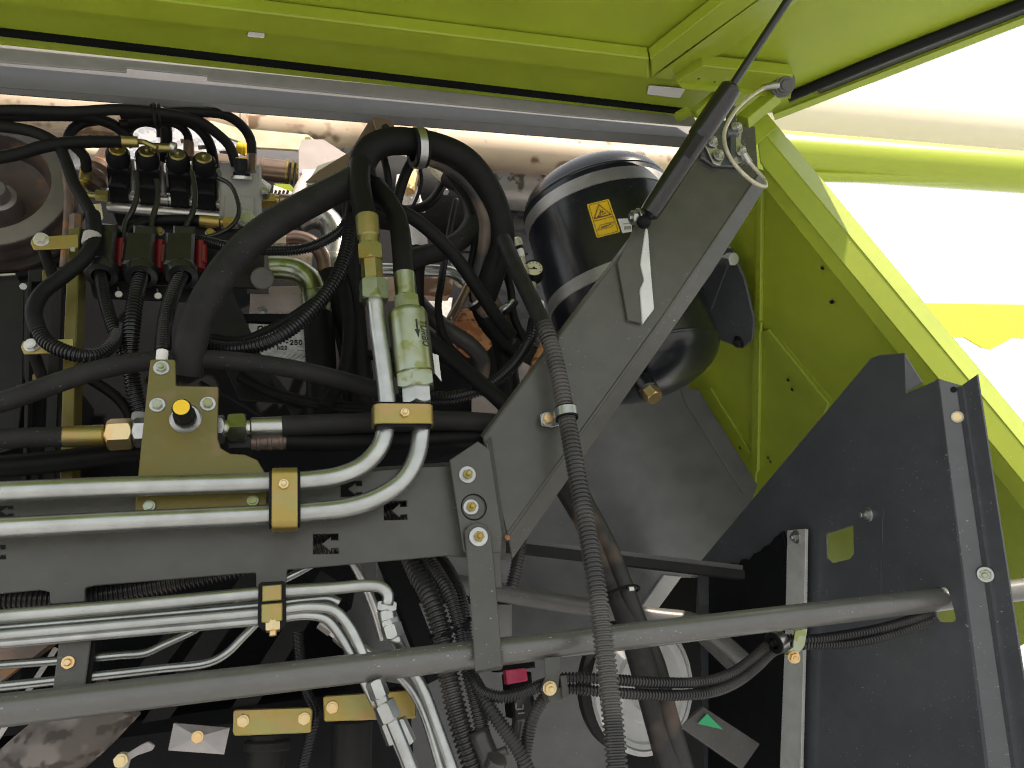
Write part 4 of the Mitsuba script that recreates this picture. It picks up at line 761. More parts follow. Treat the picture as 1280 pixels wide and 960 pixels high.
hose('corrugated_conduit', 'slim ribbed conduit crossing behind the thick sleeved hose', 'conduit', [(250, 300, 1.08), (300, 311, 1.06), (345, 313, 1.05), (378, 311, 1.04), (406, 301, 1.03), (428, 286, 1.02), (438, 266, 1.02), (441, 240, 1.02)], 7, 1.05, PLAST, 'corr')
hose('corrugated_conduit', 'ribbed conduit sweeping over the cast plate with raised letters', 'conduit', [(240, 428, 1.03), (275, 436, 1.02), (308, 435, 1.01), (342, 424, 1.0), (375, 402, 1.0), (402, 374, 1.0), (422, 345, 1.0), (434, 310, 1.0), (440, 270, 1.0)], 9.6, 1.0, PLAST, 'corr')
hose('hydraulic_hose', 'black hose strand under the ribbed conduit over the cast plate', 'hose', [(255, 420, 1.06), (300, 425, 1.05), (335, 412, 1.05), (370, 392, 1.04), (398, 372, 1.04)], 5, 1.04)
# ---- front conduit with its clamp
hose('ribbed_hose', 'smooth dusty top of the long ribbed hose left of the gauge', 'hose', [(630, 300, 1.03), (645, 335, .99), (663, 372, .96), (680, 408, .94), (688, 428, .93)], 10.5, .95, RUBDUST)
hose('ribbed_hose', 'long ribbed hose hanging in front of the diagonal arm', 'hose', [(680, 405, .935), (690, 436, .928), (700, 478, .922), (708, 520, .915), (716, 565, .905), (727, 625, .895), (739, 690, .88), (748, 750, .868), (756, 815, .86), (764, 880, .85), (774, 985, .84)], 12.2, .9, PLDUST, 'corr', pitch=.0056, depth=.2)
k = thing('hose_clamp', 'pale rubber lined clamp bolted to the diagonal arm', 'clamp')
q0, q1 = at(706.5, 510, .917), at(709.5, 527, .914); rr_ = px(15, q0)
part(k, 'band', lathe([(rr_*.94, .002), (rr_, .002), (rr_, .014), (rr_*.94, .014)], q0, q1-q0, 36), ZINC)
part(k, 'rubber', lathe([(rr_*.8, 0), (rr_*.95, 0), (rr_*.95, .0165), (rr_*.8, .0165)], q0, q1-q0, 36), BLACK)
part(k, 'ear', plate(A([(675, 517), (690, 514), (702, 512), (704, 530), (690, 534), (677, 532)], .944), .003, rc=.003), ZINC)
p = at(684, 524, .941); bolt(k, p, px(6.5, p), washer=1.4, m=BRASS)
# ================================================================== lower right: bundles, clips, conduits
LC = [('ribbed conduit of the lower bundle, leftmost strand', [(505, 680, 1.04), (520, 712, 1.02), (540, 752, 1.0), (554, 800, .99), (562, 850, .985), (575, 905, .98), (597, 975, .98)], 13.5, PLDUST),
      ('ribbed conduit of the lower bundle, middle strand', [(525, 684, 1.03), (545, 714, 1.0), (563, 745, .985), (575, 785, .98), (585, 838, .975), (597, 885, .97), (606, 930, .97)], 9.5, PLGREY),
      ('ribbed conduit of the lower bundle, right strand', [(540, 684, 1.05), (562, 715, 1.03), (577, 750, 1.01), (583, 800, 1.0), (592, 860, .99), (604, 905, .985)], 8.5, PLGREY),
      ('ribbed conduit from the bundle to the small bracket', [(588, 838, .965), (600, 862, .955), (622, 871, .95), (648, 868, .945), (668, 860, .94), (690, 852, .94)], 8, PLGREY),
      ('ribbed conduit slanting from the bundle to the bottom edge', [(592, 850, .97), (612, 885, .95), (634, 917, .945), (652, 945, .94), (668, 985, .94)], 9.5, PLGREY),
      ('ribbed conduit dropping from under the small bracket', [(690, 862, .95), (675, 880, .95), (665, 900, .95), (658, 930, .955), (652, 985, .96)], 8.5, PLGREY)]
for lab, P_, r, m_ in LC: hose('corrugated_conduit', lab, 'conduit', P_, r, 1.0, m_, 'corr')
up = [(690, 849, .935), (712, 847, .93), (760, 849, .925), (820, 853, .93), (880, 852, .945), (915, 841, .955), (942, 822, .965), (962, 806, .97), (985, 799, .965), (1012, 799, .955), (1060, 793, .95), (1110, 783, .94), (1165, 766, .935)]
lo_ = [(690, 861, .94), (715, 861, .935), (770, 866, .93), (840, 869, .935), (890, 865, .945), (922, 852, .955), (948, 832, .965), (966, 815, .972), (985, 808, .968), (1012, 806, .96), (1062, 804, .955), (1110, 794, .945), (1165, 776, .935)]
hose('corrugated_conduit', 'upper of two ribbed conduits running right below the round rail', 'conduit', up, 6.4, .95, PLGREY, 'corr', pitch=.0042, depth=.28)
hose('corrugated_conduit', 'lower of two ribbed conduits running right below the round rail', 'conduit', lo_, 6.4, .95, PLGREY, 'corr', pitch=.0042, depth=.28)
hose('corrugated_conduit', 'slim black loom along the round rail inside the plate hole', 'conduit', [(985, 803, .98), (1030, 803, .965), (1080, 797, .955), (1120, 788, .945), (1160, 778, .94)], 5, .95, PLAST, 'corr', pitch=.0034)
k = thing('conduit_bracket', 'small olive bracket with a gold bolt gripping two conduits', 'bracket')
part(k, 'tab', plate(A([(681, 822), (702, 820), (700, 846), (698, 862), (676, 864), (682, 846)], .915), .003, rc=.0015), OLIVE)
part(k, 'grip', cat(plate(A([(682, 862), (706, 858), (703, 876), (688, 879)], .918), .022, rc=.002), plate(A([(701, 845), (708, 844), (712, 872), (704, 874)], .912), .02, rc=.001)), OLIVE)
p = at(687, 860, .913); bolt(k, p, px(7.5, p), unit([-.1, -1, -.15]), stud=.4, washer=1.2, m=BRASS, wm=BRASS)
k = thing('conduit_clip', 'bright ring clip with a gold bolt holding the conduits on the strip', 'clip')
cc = at(972, 802, .955)
part(k, 'ring', lathe([(.0135, -.006), (.0155, -.006), (.0155, .006), (.0135, .006)], cc, (1, .15, .25), 36), ZINC)
part(k, 'rubber', lathe([(.008, -.008), (.0138, -.008), (.0138, .008), (.008, .008)], cc, (1, .15, .25), 36), BLACK)
part(k, 'tab', plate(A([(994, 788), (1010, 785), (1006, 808), (998, 818), (980, 820), (984, 814), (992, 808)], .93), .003, rc=.001), GREENZ)
p = at(992, 821, .925); bolt(k, p, px(6.5, p), unit([-.3, -1, -.3]), stud=.3, washer=1.2, m=BRASS, wm=BRASS)
k = thing('cable_tie', 'black cable tie round the lower bundle of ribbed conduits', 'cable tie')
part(k, 'loop', cat(torus(at(563, 785, 1.0), (.35, .1, -1), .027, .0022, 30, 6), block(at(582, 783, .975), .008, .01, .008)), BLACK)
k = thing('plug_housing', 'dark plug with a pink ribbed latch below the round rail', 'connector')
pp = at(646, 846, .99)
part(k, 'housing', cat(block(pp+[0, .012, .018], .05, .03, .02, .002), block(at(648, 868, 1.0), .032, .03, .05, .003)), BLACK)
part(k, 'latch', cat(plate(A([(632, 838), (658, 835), (660, 851), (634, 856)], .975), .014, rc=.002), *[bar(at(635, 840+i*4.4, .9745), at(657, 837+i*4.4, .9745), .002, .0016, (0, 0, 1)) for i in range(4)]), PINK)
k = thing('sensor_plug', 'dusty grey moulded plug below the pink latch', 'connector')
part(k, 'body', block(at(651, 884, .985), .021, .022, .030, .002), PLDUST); part(k, 'cable_boot', cyl(at(650, 893, .985), at(646, 925, .985), .0085), PLDUST)
part(k, 'mark', cat(*[bar(at(645+a, 878+b_, .972), at(645+c_, 878+d_, .972), .0016, .0012) for a, b_, c_, d_ in ((0, 0, 0, 9), (0, 9, 9, 8), (9, 8, 9, 2), (2, 14, 11, 13))]), RAILG)
k = thing('taped_joint', 'dusty taped joint at the lower end of the conduit bundle', 'joint')
part(k, 'wrap', tube(A([(598, 912, .965), (604, 930, .965), (612, 950, .965), (620, 990, .965)], .965), px(13, at(604, 930, .965)), 18, wob=.004), PLDUST, True)
part(k, 'cap', cat(cyl(at(616, 962, .955), at(622, 948, .945), px(13, at(620, 950, .95))), cyl(at(620, 944, .96), at(634, 938, .955), px(6, at(620, 940, .96)))), PLDUST)
hose('corrugated_conduit', 'ribbed conduit behind the beam, seen through its cut-outs', 'conduit', [(-110, 752), (0, 748), (110, 745), (230, 722), (330, 700), (408, 680), (455, 656), (490, 640), (540, 628)], 15, 1.0, PLGREY, 'corr', pitch=.005)
hose('corrugated_conduit', 'ribbed conduit hanging between the two gold cover plates', 'conduit', [(372, 790), (376, 830), (384, 866), (394, 890), (388, 920), (372, 985)], 7, 1.06, PLAST, 'corr')
hose('corrugated_conduit', 'short ribbed conduit end under the foot of the diagonal arm', 'conduit', [(650, 640, 1.02), (650, 680, 1.02), (646, 708, 1.02), (640, 735, 1.02)], 8.5, 1.02, PLGREY, 'corr')
# flat rubber hoses slanting down behind the rail
hose('rubber_duct', 'wide black rubber hose slanting down behind the ribbed hose', 'hose', [(690, 575, 1.12), (706, 605, 1.11), (730, 645, 1.09), (758, 700, 1.07), (780, 755, 1.05), (798, 810, 1.03), (818, 880, 1.02), (846, 980, 1.0)], 17, 1.06, RUBWORN)
hose('rubber_duct', 'narrow black rubber hose tied along the wide one', 'hose', [(712, 580, 1.10), (732, 625, 1.08), (757, 672, 1.06), (778, 722, 1.04), (796, 770, 1.03), (822, 832, 1.02), (836, 890, 1.0), (862, 980, .99)], 10, 1.04, RUBWORN)
k = thing('cable_tie', 'black cable tie with a bright end on the slanting rubber hoses', 'cable tie')
part(k, 'loop', cat(torus(at(777, 742, 1.045), unit(at(798, 810, 1.03)-at(758, 700, 1.07)), .026, .0022, 30, 6)), BLACK); part(k, 'head', block(at(789, 736, 1.005), .008, .006, .006), ZINC)
k = thing('flat_bar', 'dark dusty flat bar crossing behind the slanting hoses', 'bar')
part(k, 'bar', bar(at(600, 680, 1.30), at(928, 719, 1.30), .016, .022, (0, 0, 1), b=.002), DARKM)
part(k, 'top_face', bar(at(600, 675, 1.298), at(928, 713, 1.298), .018, .006, (0, 0, 1)), MIDG)
k = thing('support_tube', 'grey steel tube crossing behind the slanting hoses', 'tube')
part(k, 'tube', tube(A([(560, 728, 1.25), (635, 742, 1.25), (740, 760, 1.25), (820, 771, 1.25), (868, 778, 1.25), (900, 800, 1.27), (940, 835, 1.3)], 1.25), px(11.5, at(740, 760, 1.25)), 24), MIDG, True)
k = thing('grey_pulley', 'grey round pulley disc with dark groove in the lower bay', 'pulley')
gc = at(806, 858, 1.32); RG = px(80, gc); ga_ = unit([-.28, 1, .12])
part(k, 'disc', lathe([(0, .004), (RG*.32, .004), (RG*.36, -.004), (RG*.52, -.004), (RG*.55, .004), (RG*.80, .004), (RG*.83, -.002), (RG*.9, -.004), (RG*.905, .004), (RG*.925, .004), (RG*.93, -.004), (RG, -.003), (RG, .008), (RG*.9, .016)], gc, ga_, 80), GREYP, 25)
part(k, 'groove', lathe([(RG*.9, .014), (RG*.9, .022), (RG*1.01, .034), (RG*1.01, .046), (RG*.9, .05)], gc, ga_, 64), DARKM)
k = thing('sticker_bar', 'grey flat arm with a green triangle sticker beside the pulley', 'arm')
part(k, 'arm', plate(np.array([at(850, 908, 1.345), at(880, 884, 1.345), at(950, 930, 1.36), at(928, 962, 1.36)]), .01), MIDG)
part(k, 'sticker', plate(np.array([at(872, 905, 1.339), at(884, 892, 1.339), at(904, 912, 1.343)]), .0012), GREENS)
part(k, 'stay', bar(at(868, 790, 1.36), at(920, 840, 1.38), .014, .012, FACE), MIDG)
k = thing('tray_sheet', 'pale grey notched sheet seen in the gap under the beam', 'sheet')
part(k, 'sheet', plate(A([(470, 690), (640, 690), (640, 800), (540, 790), (525, 800), (520, 793), (470, 720)], 1.32), .004), mat('mat_grey_sheet', grainy((.20, .20, .20), .2, 30, .5), .45))
part(k, 'crossbar', plate(A([(470, 730), (640, 733), (640, 755), (470, 752)], 1.29), .02), BLACK)
part(k, 'post', bar(at(470, 660, 1.28), at(545, 850, 1.26), .045, .03, FACE), BLACK)
# ================================================================== upper middle: engine parts behind the hoses
k = thing('tan_duct', 'long tan exhaust duct running level just below the grey rail', 'duct')
part(k, 'tube', cyl(at(-140, 124, 1.45), at(905, 213, 1.45), px(26, at(400, 170, 1.45)), n=40), TAN)
part(k, 'collar', cyl(at(300, 162, 1.45), at(312, 163, 1.45), px(28, at(400, 170, 1.45)), n=40), TAN)
k = thing('silver_duct', 'bluish silver duct below the tan duct near the tank', 'duct')
part(k, 'tube', cyl(at(470, 212, 1.58), at(760, 236, 1.58), px(36, at(640, 225, 1.58)), n=48), DUCT)
part(k, 'seam', torus(at(652, 225, 1.58), (1, 0, 0), px(36.3, at(640, 225, 1.58)), .0015, 48, 6), DARKM)
k = thing('grey_wall', 'pale grey casing wall between the arch and the tank', 'wall')
part(k, 'sheet', plate(A([(535, 235), (660, 246), (720, 250), (720, 470), (610, 470), (535, 380)], 1.66), .01), mat('mat_grey_wall', blotch((.11, .11, .115), (.075, .075, .078), 12, .4, .62, (.05, .05, .05), 50), .5))
part(k, 'seam', plate(A([(575, 313), (660, 316), (660, 318), (575, 315)], 1.655), .003), DARKM)
k = thing('engine_cover', 'dark rounded engine cover behind the white bracket', 'cover')
part(k, 'cover', cyl(at(420, 232, 1.42), at(604, 256, 1.42), px(46, at(520, 250, 1.42)), n=40, b=.01), DARKM)
part(k, 'top_plate', plate(np.array([at(470, 190, 1.40), at(600, 203, 1.40), at(600, 236, 1.36), at(470, 226, 1.36)]), .006), CREAM)
part(k, 'bolt', hexa(at(557, 240, 1.33), at(557, 240, 1.318), .007), ZINC)
k = thing('white_bracket', 'white painted upright bracket holding a brass fitting', 'bracket')
part(k, 'plate', plate(A([(496, 218), (516, 214), (524, 240), (532, 264), (494, 264), (494, 240)], 1.26), .006), WHITEP)
for (x0, y0, x1, y1, r, hx) in ((512, 236, 516, 218, 8, 1), (510, 240, 512, 234, 8.5, 0), (516, 219, 522, 202, 4.5, 0)): fit(k, 'fitting', x0, y0, x1, y1, r, 1.245, BRASS, hx)
p = at(517, 249, 1.255); bolt(k, p, px(5, p), washer=1.6, m=WHITEP, wm=WHITEP)
k = thing('cream_sleeve', 'pale crimped sleeve right of the filter hose', 'fitting')
for (x0, y0, x1, y1, r, m_) in ((519, 282, 524, 312, 12, WHITEP), (514, 274, 519, 284, 8, BRASS), (508, 264, 515, 276, 6, CREAM)): fit(k, 'sleeve', x0, y0, x1, y1, r, 1.22, m_)
hose('hydraulic_hose', 'thick black upright hose under the pale crimped sleeve', 'hose', [(524, 312, 1.12), (520, 330, 1.12), (518, 360, 1.12), (520, 400, 1.13), (522, 470, 1.14)], 12, 1.12)
k = thing('silver_pipe', 'level silver pipe bending down right of the filter hose', 'pipe')
part(k, 'tube', tube(A([(470, 336, 1.22), (540, 338, 1.22), (562, 340, 1.22), (578, 348, 1.215), (588, 358, 1.21)], 1.22), px(7.5, at(540, 338, 1.22)), 18), ZINC, True)
part(k, 'leg', tube(A([(586, 356, 1.2), (575, 378, 1.2), (562, 402, 1.2)], 1.2), px(6, at(575, 380, 1.2)), 16), BRONZE, True)
k = thing('tan_box', 'tan steel box behind the level silver pipe', 'box'); part(k, 'box', plate(A([(478, 346), (566, 346), (566, 362), (478, 362)], 1.27), .05), TAN)
part(k, 'hanger', tube(A([(560, 318), (566, 330), (568, 350), (574, 358), (584, 358)], 1.24), .003, 8), CREAM)
k = thing('speckled_lining', 'patch of speckled pale heat lining low behind the silver pipe', 'lining'); part(k, 'sheet', plate(A([(532, 370), (566, 372), (562, 400), (536, 402)], 1.36), .006), SHIELD)
k = thing('rust_dome', 'round rusty brown cap in the middle behind the filter', 'cap')
rc0 = at(588, 416, 1.3); part(k, 'cap', lathe([(0, -.035), (.02, -.034), (.036, -.028), (.045, -.016), (.047, 0), (.044, .012), (.044, .05), (0, .05)], rc0, (-.1, 1, .2), 40), RUST, True)
hose('hydraulic_hose', 'brown worn hose slanting in front of the rusty cap', 'hose', [(518, 372, 1.16), (536, 392, 1.14), (562, 414, 1.12), (588, 432, 1.12), (602, 450, 1.13), (600, 475, 1.15)], 10.5, 1.12, RUBWORN)
hose('hydraulic_hose', 'black hose slanting from the filter down to the diagonal arm', 'hose', [(530, 418, 1.06), (555, 440, 1.05), (590, 470, 1.03), (618, 494, 1.01), (640, 515, 1.0)], 10, 1.03, RUBBER)
hose('corrugated_conduit', 'ribbed conduit curving from the filter foot up to the arm', 'conduit', [(540, 498, 1.06), (570, 496, 1.05), (605, 485, 1.04), (632, 466, 1.03), (652, 443, 1.02), (664, 420, 1.01), (668, 400, 1.01)], 8, 1.03, PLAST, 'corr')
hose('hydraulic_hose', 'thick taped hose bundle slanting towards the arm, left one', 'hose', [(598, 366, 1.12), (604, 390, 1.12), (620, 414, 1.13), (640, 430, 1.15), (668, 446, 1.18)], 13, 1.12, RUBBER)
hose('hydraulic_hose', 'rust stained hose slanting towards the arm, right one', 'hose', [(606, 350, 1.13), (618, 378, 1.13), (634, 400, 1.15), (652, 418, 1.18), (676, 440, 1.2)], 7, 1.12, RUBWORN)
hose('hydraulic_hose', 'black hose dropping behind the left edge of the diagonal arm', 'hose', [(622, 420, 1.18), (630, 450, 1.18), (632, 480, 1.2), (632, 540, 1.2)], 10, 1.12, RUBBER)
for i_, (x, y) in enumerate(((596, 375), (630, 384))):
    k = thing('hose_clip', ('bright clip ring at the lower end of the arch, left one', 'bright clip ring at the lower end of the arch, right one')[i_], 'clip')
    part(k, 'ring', torus(at(x, y, 1.10), (.7, .3, -.8), .019, .0025, 30, 8), ZINC); part(k, 'rubber', torus(at(x+4, y+2, 1.105), (.7, .3, -.8), .017, .005, 30, 8), BLACK)
k = thing('rusty_hook', 'rusty strap end at the left edge of the diagonal arm', 'strap')
part(k, 'strap', tube(A([(682, 425), (672, 446), (662, 470), (652, 492), (644, 510)], 1.12), .006, 10), RUST, True)
k = thing('pale_floor', 'pinkish grey casing ledge behind the slanting hoses', 'casing')
part(k, 'ledge', plate(np.array([at(590, 440, 1.6), at(700, 440, 1.6), at(690, 520, 1.35), at(590, 520, 1.35)]), .01), PINKG)
part(k, 'bar', bar(at(585, 446, 1.5), at(640, 452, 1.5), .012, .012), RUSTMET)
k = thing('cream_sheet', 'sunlit cream corner sheet glimpsed right of the tank top', 'sheet'); part(k, 'sheet', plate(A([(780, 176), (905, 196), (846, 268), (812, 262), (790, 215)], 1.66), .006), CREAM); part(k, 'rim', tube(A([(838, 205), (832, 216), (838, 228), (852, 232)], 1.6), .006, 10), CREAM)
k = thing('white_peg', 'small white strap end left of the tank lower band', 'strap'); part(k, 'strap', plate(A([(673, 373), (680, 378), (684, 394), (678, 396)], 1.16), .003), WHITEP)
EX = [('black hose looping behind the pale crimped sleeve', [(440, 238, 1.12), (470, 250, 1.12), (500, 262, 1.14), (530, 258, 1.16), (548, 240, 1.18), (556, 215, 1.2), (550, 185, 1.22)], 6),
      ('slim black hose crossing low behind the filter body', [(455, 440, 1.10), (500, 455, 1.08), (545, 452, 1.08), (590, 470, 1.08), (640, 505, 1.06)], 6),
      ('black hose bending beside the thick upright hoses', [(425, 330, 1.10), (432, 370, 1.08), (436, 420, 1.07), (428, 470, 1.06), (405, 510, 1.05)], 8),
      ('slim black hose in the gap right of the filter', [(570, 250, 1.20), (560, 300, 1.17), (552, 350, 1.12), (548, 390, 1.10), (560, 430, 1.09), (585, 455, 1.08)], 4.5),
      ('thin black hose inside the arch falling to the bright clips', [(560, 215, 1.10), (585, 250, 1.10), (594, 300, 1.10), (588, 345, 1.11), (600, 380, 1.12)], 5),
      ('thin black loom beside the gauge valve', [(628, 330, 1.12), (638, 360, 1.12), (642, 395, 1.13), (655, 425, 1.14)], 5),
      ('black hose beneath the thick crossing hose at left', [(108, 470, 1.08), (150, 500, 1.08), (165, 530, 1.08), (150, 570, 1.08)], 7),
      ('black cable bundle low behind the gold plate', [(300, 470, 1.10), (340, 490, 1.09), (400, 505, 1.08), (460, 510, 1.08)], 7)]
for lab, P_, r in EX: hose('hydraulic_hose', lab, 'hose', P_, r, 1.1, RUBBER)
# ---- left of the arch
k = thing('heat_shield', 'pale slotted heat shield behind the solenoid coils', 'shield')
sl_ = [A([(x-6, y-2), (x+5, y-3), (x+6, y+2), (x-5, y+3)], 1.40) for x, y in ((219, 173), (231, 176), (253, 184), (280, 191))]
part(k, 'sheet', plate(A([(150, 150), (230, 155), (320, 172), (330, 205), (200, 205), (150, 196)], 1.40), .004, holes=sl_), SHIELD)
k = thing('speckled_insulation', 'sunlit speckled insulation panel behind the top left hoses', 'panel'); part(k, 'sheet', plate(A([(20, 148), (56, 150), (160, 160), (165, 215), (110, 215), (20, 190)], 1.5), .01), SHIELD)
k = thing('hydraulic_cylinder', 'bronze brown cylinder with gold end rings behind the manifold', 'cylinder')
part(k, 'barrel', cyl(at(240, 203, 1.32), at(362, 215, 1.32), px(14, at(320, 210, 1.32)), n=36), BRONZE)
part(k, 'step', cyl(at(325, 211, 1.32), at(330, 212, 1.32), px(15, at(320, 210, 1.32)), n=36), BRONZE)
for x in (357, 364, 370): part(k, 'ring', cyl(at(x, 214.5+(x-357)*.1, 1.32), at(x+3.5, 215+(x-357)*.1, 1.32), px(15, at(360, 215, 1.32)), n=36), GOLD)
k = thing('dark_sleeve', 'dark grey plate above the bronze cylinder', 'plate'); part(k, 'plate', plate(A([(300, 182), (374, 187), (374, 204), (300, 200)], 1.36), .02), mat('mat_mid_grey', (.16, .155, .16), .4))
k = thing('cream_lever', 'long cream steel lever with a bolt at its rounded end', 'lever')
part(k, 'lever', plate(A([(262, 150), (300, 160), (385, 168), (395, 176), (393, 186), (384, 188), (318, 184), (285, 172), (255, 162)], 1.30), .006, rc=.005), CREAM)
p = at(385, 177, 1.30); bolt(k, p, px(5, p), washer=0, m=GOLD)
k = thing('yellow_cap', 'small yellow cap among the arching hoses', 'cap'); part(k, 'cap', cat(cyl(at(296, 184, 1.25), at(307, 187, 1.25), px(7, at(300, 185, 1.25)), n=20), cyl(at(304, 186, 1.25), at(309, 187.5, 1.25), px(8, at(300, 185, 1.25)), n=20)), YELLOW)
k = thing('pink_plate', 'pinkish grey gusset plate right of the bronze cylinder', 'plate')
part(k, 'plate', plate(A([(373, 188), (378, 174), (404, 174), (432, 192), (430, 214), (384, 230), (373, 228)], 1.28), .006), PINKG)
part(k, 'label', plate(A([(377, 212), (396, 211), (395, 224), (378, 226)], 1.276), .001), LABELW)
k = thing('brown_bracket', 'bronze brown folded bracket rising to the grey rail', 'bracket')
part(k, 'wall', plate(A([(465, 145), (470, 148), (476, 172), (450, 195), (438, 216), (420, 226), (382, 227), (398, 213), (436, 190), (447, 174)], 1.075), .004), BRACKB)
part(k, 'top', plate(A([(465, 145), (490, 149), (495, 164), (488, 172), (474, 174)], 1.05), .004), BRACKB)
part(k, 'shelf', plate(np.array([at(382, 226, 1.08), at(440, 226, 1.08), at(436, 190, 1.12), at(398, 212, 1.12)]), .003), CREAM)
p = at(482, 160, 1.048); bolt(k, p, px(3.5, p), washer=1.4, m=DARKM, wm=DARKM)
k = thing('green_tag', 'green and white striped piece beside the manifold fitting', 'tag')
part(k, 'tag', plate(A([(342, 229), (362, 230), (368, 236), (364, 240), (350, 238)], 1.25), .006), LIME); part(k, 'edge', plate(A([(342, 231), (366, 240), (362, 245), (341, 242)], 1.245), .004), WHITEP)
for x in (345, 350, 355, 360): part(k, 'tooth', bar(at(x, 238, 1.238), at(x-2, 246, 1.238), .004, .003), BLACK)
hose('pinkish_pipe', 'pinkish painted pipe slanting below the pinkish plate', 'pipe', [(392, 212, 1.3), (380, 226, 1.27), (372, 242, 1.25), (366, 262, 1.24)], 6.5, 1.25, PINKG)
k = thing('silver_elbow', 'large silver elbow pipe behind the ribbed conduits', 'pipe')
part(k, 'tube', tube(A([(366, 280, 1.28), (385, 271, 1.28), (404, 272, 1.28), (416, 285, 1.28), (420, 305, 1.28), (415, 330, 1.28), (412, 350, 1.28)], 1.28), px(16, at(400, 280, 1.28)), 28), ZINC, True)
part(k, 'collar', cyl(at(417, 322, 1.28), at(415, 340, 1.28), px(18.5, at(415, 330, 1.28)), n=30), ZINC)
hose('thick_hose', 'thick black upright hose under the silver elbow', 'hose', [(413, 345, 1.2), (420, 375, 1.19), (438, 420, 1.18), (448, 480, 1.18), (450, 560, 1.18)], 19, 1.18)
k = thing('copper_pipe', 'coppery brown bent pipe behind the slim conduit', 'pipe')
part(k, 'tube', tube(A([(352, 298, 1.25), (372, 297, 1.25), (390, 303, 1.25), (402, 318, 1.25), (408, 345, 1.25)], 1.25), px(9, at(380, 300, 1.25)), 18), BRONZE, True); part(k, 'nut', hexa(at(342, 298, 1.25), at(357, 298, 1.25), px(11, at(350, 298, 1.25))), CREAM)
part(k, 'band', cyl(at(340, 322, 1.25), at(390, 328, 1.25), px(12, at(350, 320, 1.25))), TAN)
k = thing('bent_pipe', 'shiny olive silver pipe bending down into a black hose', 'pipe')
part(k, 'tube', tube(A([(330, 336, 1.15), (352, 335, 1.15), (372, 339, 1.15), (387, 351, 1.15), (394, 372, 1.15), (397, 395, 1.15)], 1.15), px(15, at(370, 340, 1.15)), 28), GREENZ, True)
part(k, 'collar', cyl(at(393, 366, 1.15), at(398, 396, 1.15), px(17.5, at(395, 380, 1.15)), n=30), GREENZ)
hose('thick_hose', 'thick black upright hose under the bent olive silver pipe', 'hose', [(397, 393, 1.15), (400, 430, 1.15), (402, 480, 1.15), (402, 560, 1.15)], 19, 1.15)
k = thing('valve_casting', 'grey brown lobed casting at the bent pipe inlet', 'casting')
part(k, 'body', cat(block(at(322, 340, 1.14), px(26, at(322, 340, 1.14)), .05, px(46, at(322, 340, 1.14)), .006), cyl(at(328, 348, 1.15), at(328, 348, 1.10), px(14, at(322, 340, 1.12)))), mat('mat_casting_grey', grainy((.10, .095, .085), .25, 40), .55))
k = thing('cast_plate', 'cast aluminium plate with raised letters behind the conduit', 'plate')
Yc = 1.16
part(k, 'plate', plate(A([(311, 404), (384, 408), (384, 456), (360, 452), (311, 440)], Yc), .01, b=.001), CASTAL)
def letters(parent, txt, x, y, h, Y, m, bold=True, name='letter'):
    o_ = at(x, y, Y); tm = meshkit.text_mesh(txt, px(h, o_), .0018, bold); v = tm.vertices
    part(parent, name, trimesh.Trimesh(o_+v[:, :1]*[1, 0, 0]+v[:, 1:2]*[0, 0, 1]+v[:, 2:3]*FACE, tm.faces, process=False), m, False)
letters(k, 'CL', 321, 415, 8, Yc, BLACK, name='lettering'); letters(k, '-250', 356, 431, 6, Yc, BLACK, name='lettering'); letters(k, 'N22', 346, 437, 4.5, Yc, BLACK, name='lettering')
part(k, 'boss', block(at(377, 436, Yc), .014, .004, .008), CASTAL)
for i_ in range(5): part(k, 'casting_rib', bar(at(342+i_*8, 452-i_*1.0, Yc-.001), at(356+i_*7, 440+i_*.4, Yc-.001), .003, .003), CASTAL)
k = thing('pump_plate', 'pinkish grey plate above the cast plate with raised letters', 'plate')
part(k, 'plate', plate(A([(313, 358), (380, 357), (378, 391), (312, 391)], 1.2), .03), PINKG)
p = at(328, 388, 1.198); bolt(k, p, px(4.5, p), washer=1.3, m=STEEL)
part(k, 'strap', plate(A([(300, 392), (392, 392), (390, 404), (300, 401)], 1.17), .01), BLACK)
k = thing('dark_gusset', 'dark triangular sheet gusset behind the thick sleeved hose', 'gusset'); part(k, 'sheet', plate(A([(284, 355), (290, 362), (325, 440), (358, 505), (300, 500), (262, 420)], 1.12), .003), DARKM)
part(k, 'second_sheet', plate(A([(334, 466), (345, 470), (378, 512), (372, 520), (365, 520)], 1.1), .003), DARKM)
k = thing('shadowed_cable', 'thin dark cable slanting behind the gold valve plate', 'cable'); part(k, 'cable', tube(A([(250, 478), (290, 500), (345, 532)], 1.05), .003, 8), RUBBER, True)
hose('thick_hose', 'thick black upright hose behind the gold upright nuts', 'hose', [(440, 240, 1.06), (441, 300, 1.08), (442, 360, 1.1), (446, 420, 1.1), (455, 520, 1.1)], 13, 1.1)
k = thing('zinc_lug', 'pale metal lug under the brass elbow fitting', 'lug'); part(k, 'lug', plate(A([(116, 255), (126, 254), (129, 272), (124, 278), (134, 290), (130, 292), (118, 276)], 1.12), .004), CREAM)
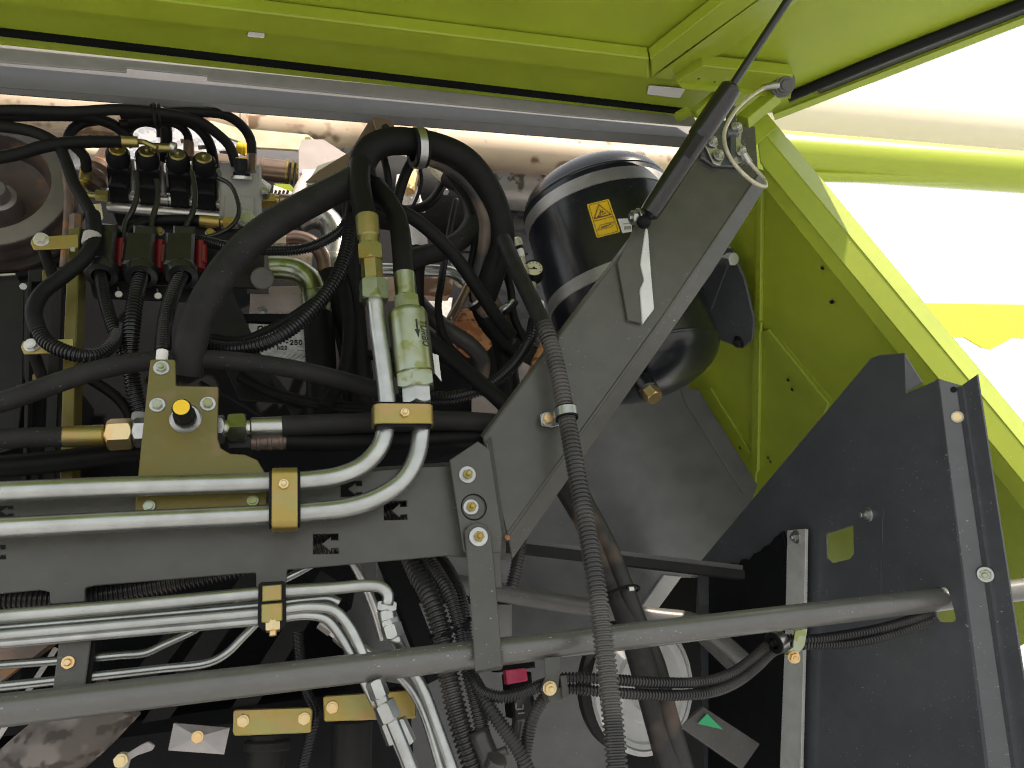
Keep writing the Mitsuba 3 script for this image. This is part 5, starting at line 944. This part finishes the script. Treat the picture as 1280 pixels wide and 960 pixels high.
k = thing('dusty_pipe', 'dusty brown pipe upright beside the pulley', 'pipe'); part(k, 'tube', tube(A([(82, 205), (86, 250), (84, 290), (80, 340)], 1.14), px(5.5, at(84, 250, 1.14)), 14), RUSTMET, True)
part(k, 'nut', hexa(at(94, 290, 1.13), at(95, 270, 1.13), .009), RUSTMET)
# ================================================================== limit cable at the hood corner
k = thing('limit_cable', 'thin steel safety cable looping from the hood corner to the hinge', 'cable')
c0, c1 = atZ(975, 104, cz-.020), at(926, 190, .93)
part(k, 'cable', tube(np.array([atZ(956, 109, cz-.022), at(936, 122, .90), at(916, 143, .89), at(905, 168, .895), at(910, 192, .90), at(925, 213, .905), at(944, 229, .915), at(957, 233, .925), at(955, 224, .932), at(943, 210, .934), at(934, 200, .93)]), .0034, 12), mat('mat_cable', grainy((.55, .52, .38), .3, 200), .45, metal=.4), True)
part(k, 'eyelet', cat(tube([atZ(973, 106, cz-.021), atZ(962, 107.5, cz-.022), atZ(952, 111, cz-.022)], .0055, 12)), ZINC)
part(k, 'crimp', tube([at(937, 204, .931), at(930, 193, .929)], .006, 12), STEEL)
# ================================================================== outside on the right, in full daylight
k = thing('unloading_tube', 'green unloading tube out of focus beyond the open side', 'tube')
Yo = 3.4
part(k, 'tube', cyl(at(700, 172, Yo), at(1215, 206, Yo)+[2.0, 0, 0], px(27, at(1100, 200, Yo)), n=48), LIMEO)
part(k, 'reinforcement', cyl(at(1010, 221, Yo-.02), at(1200, 224, Yo-.02), px(6, at(1100, 200, Yo))), LIMEO)
k = thing('cream_tube', 'broad cream tube lying behind the green unloading tube', 'tube')
part(k, 'tube', cyl(at(700, 122, Yo+.5), at(1215, 158, Yo+.5)+[2.4, 0, 0], px(46, at(1100, 160, Yo+.5)), n=48), BEIGE)
k = thing('yellow_beam', 'bright yellow beam in the daylight at the far right edge', 'beam')
part(k, 'beam', cat(plate(A([(1100, 378), (1500, 384), (1500, 426), (1266, 422), (1252, 430), (1240, 436), (1228, 434), (1216, 427), (1206, 421), (1100, 417)], 3.0), .012)), YELBM)
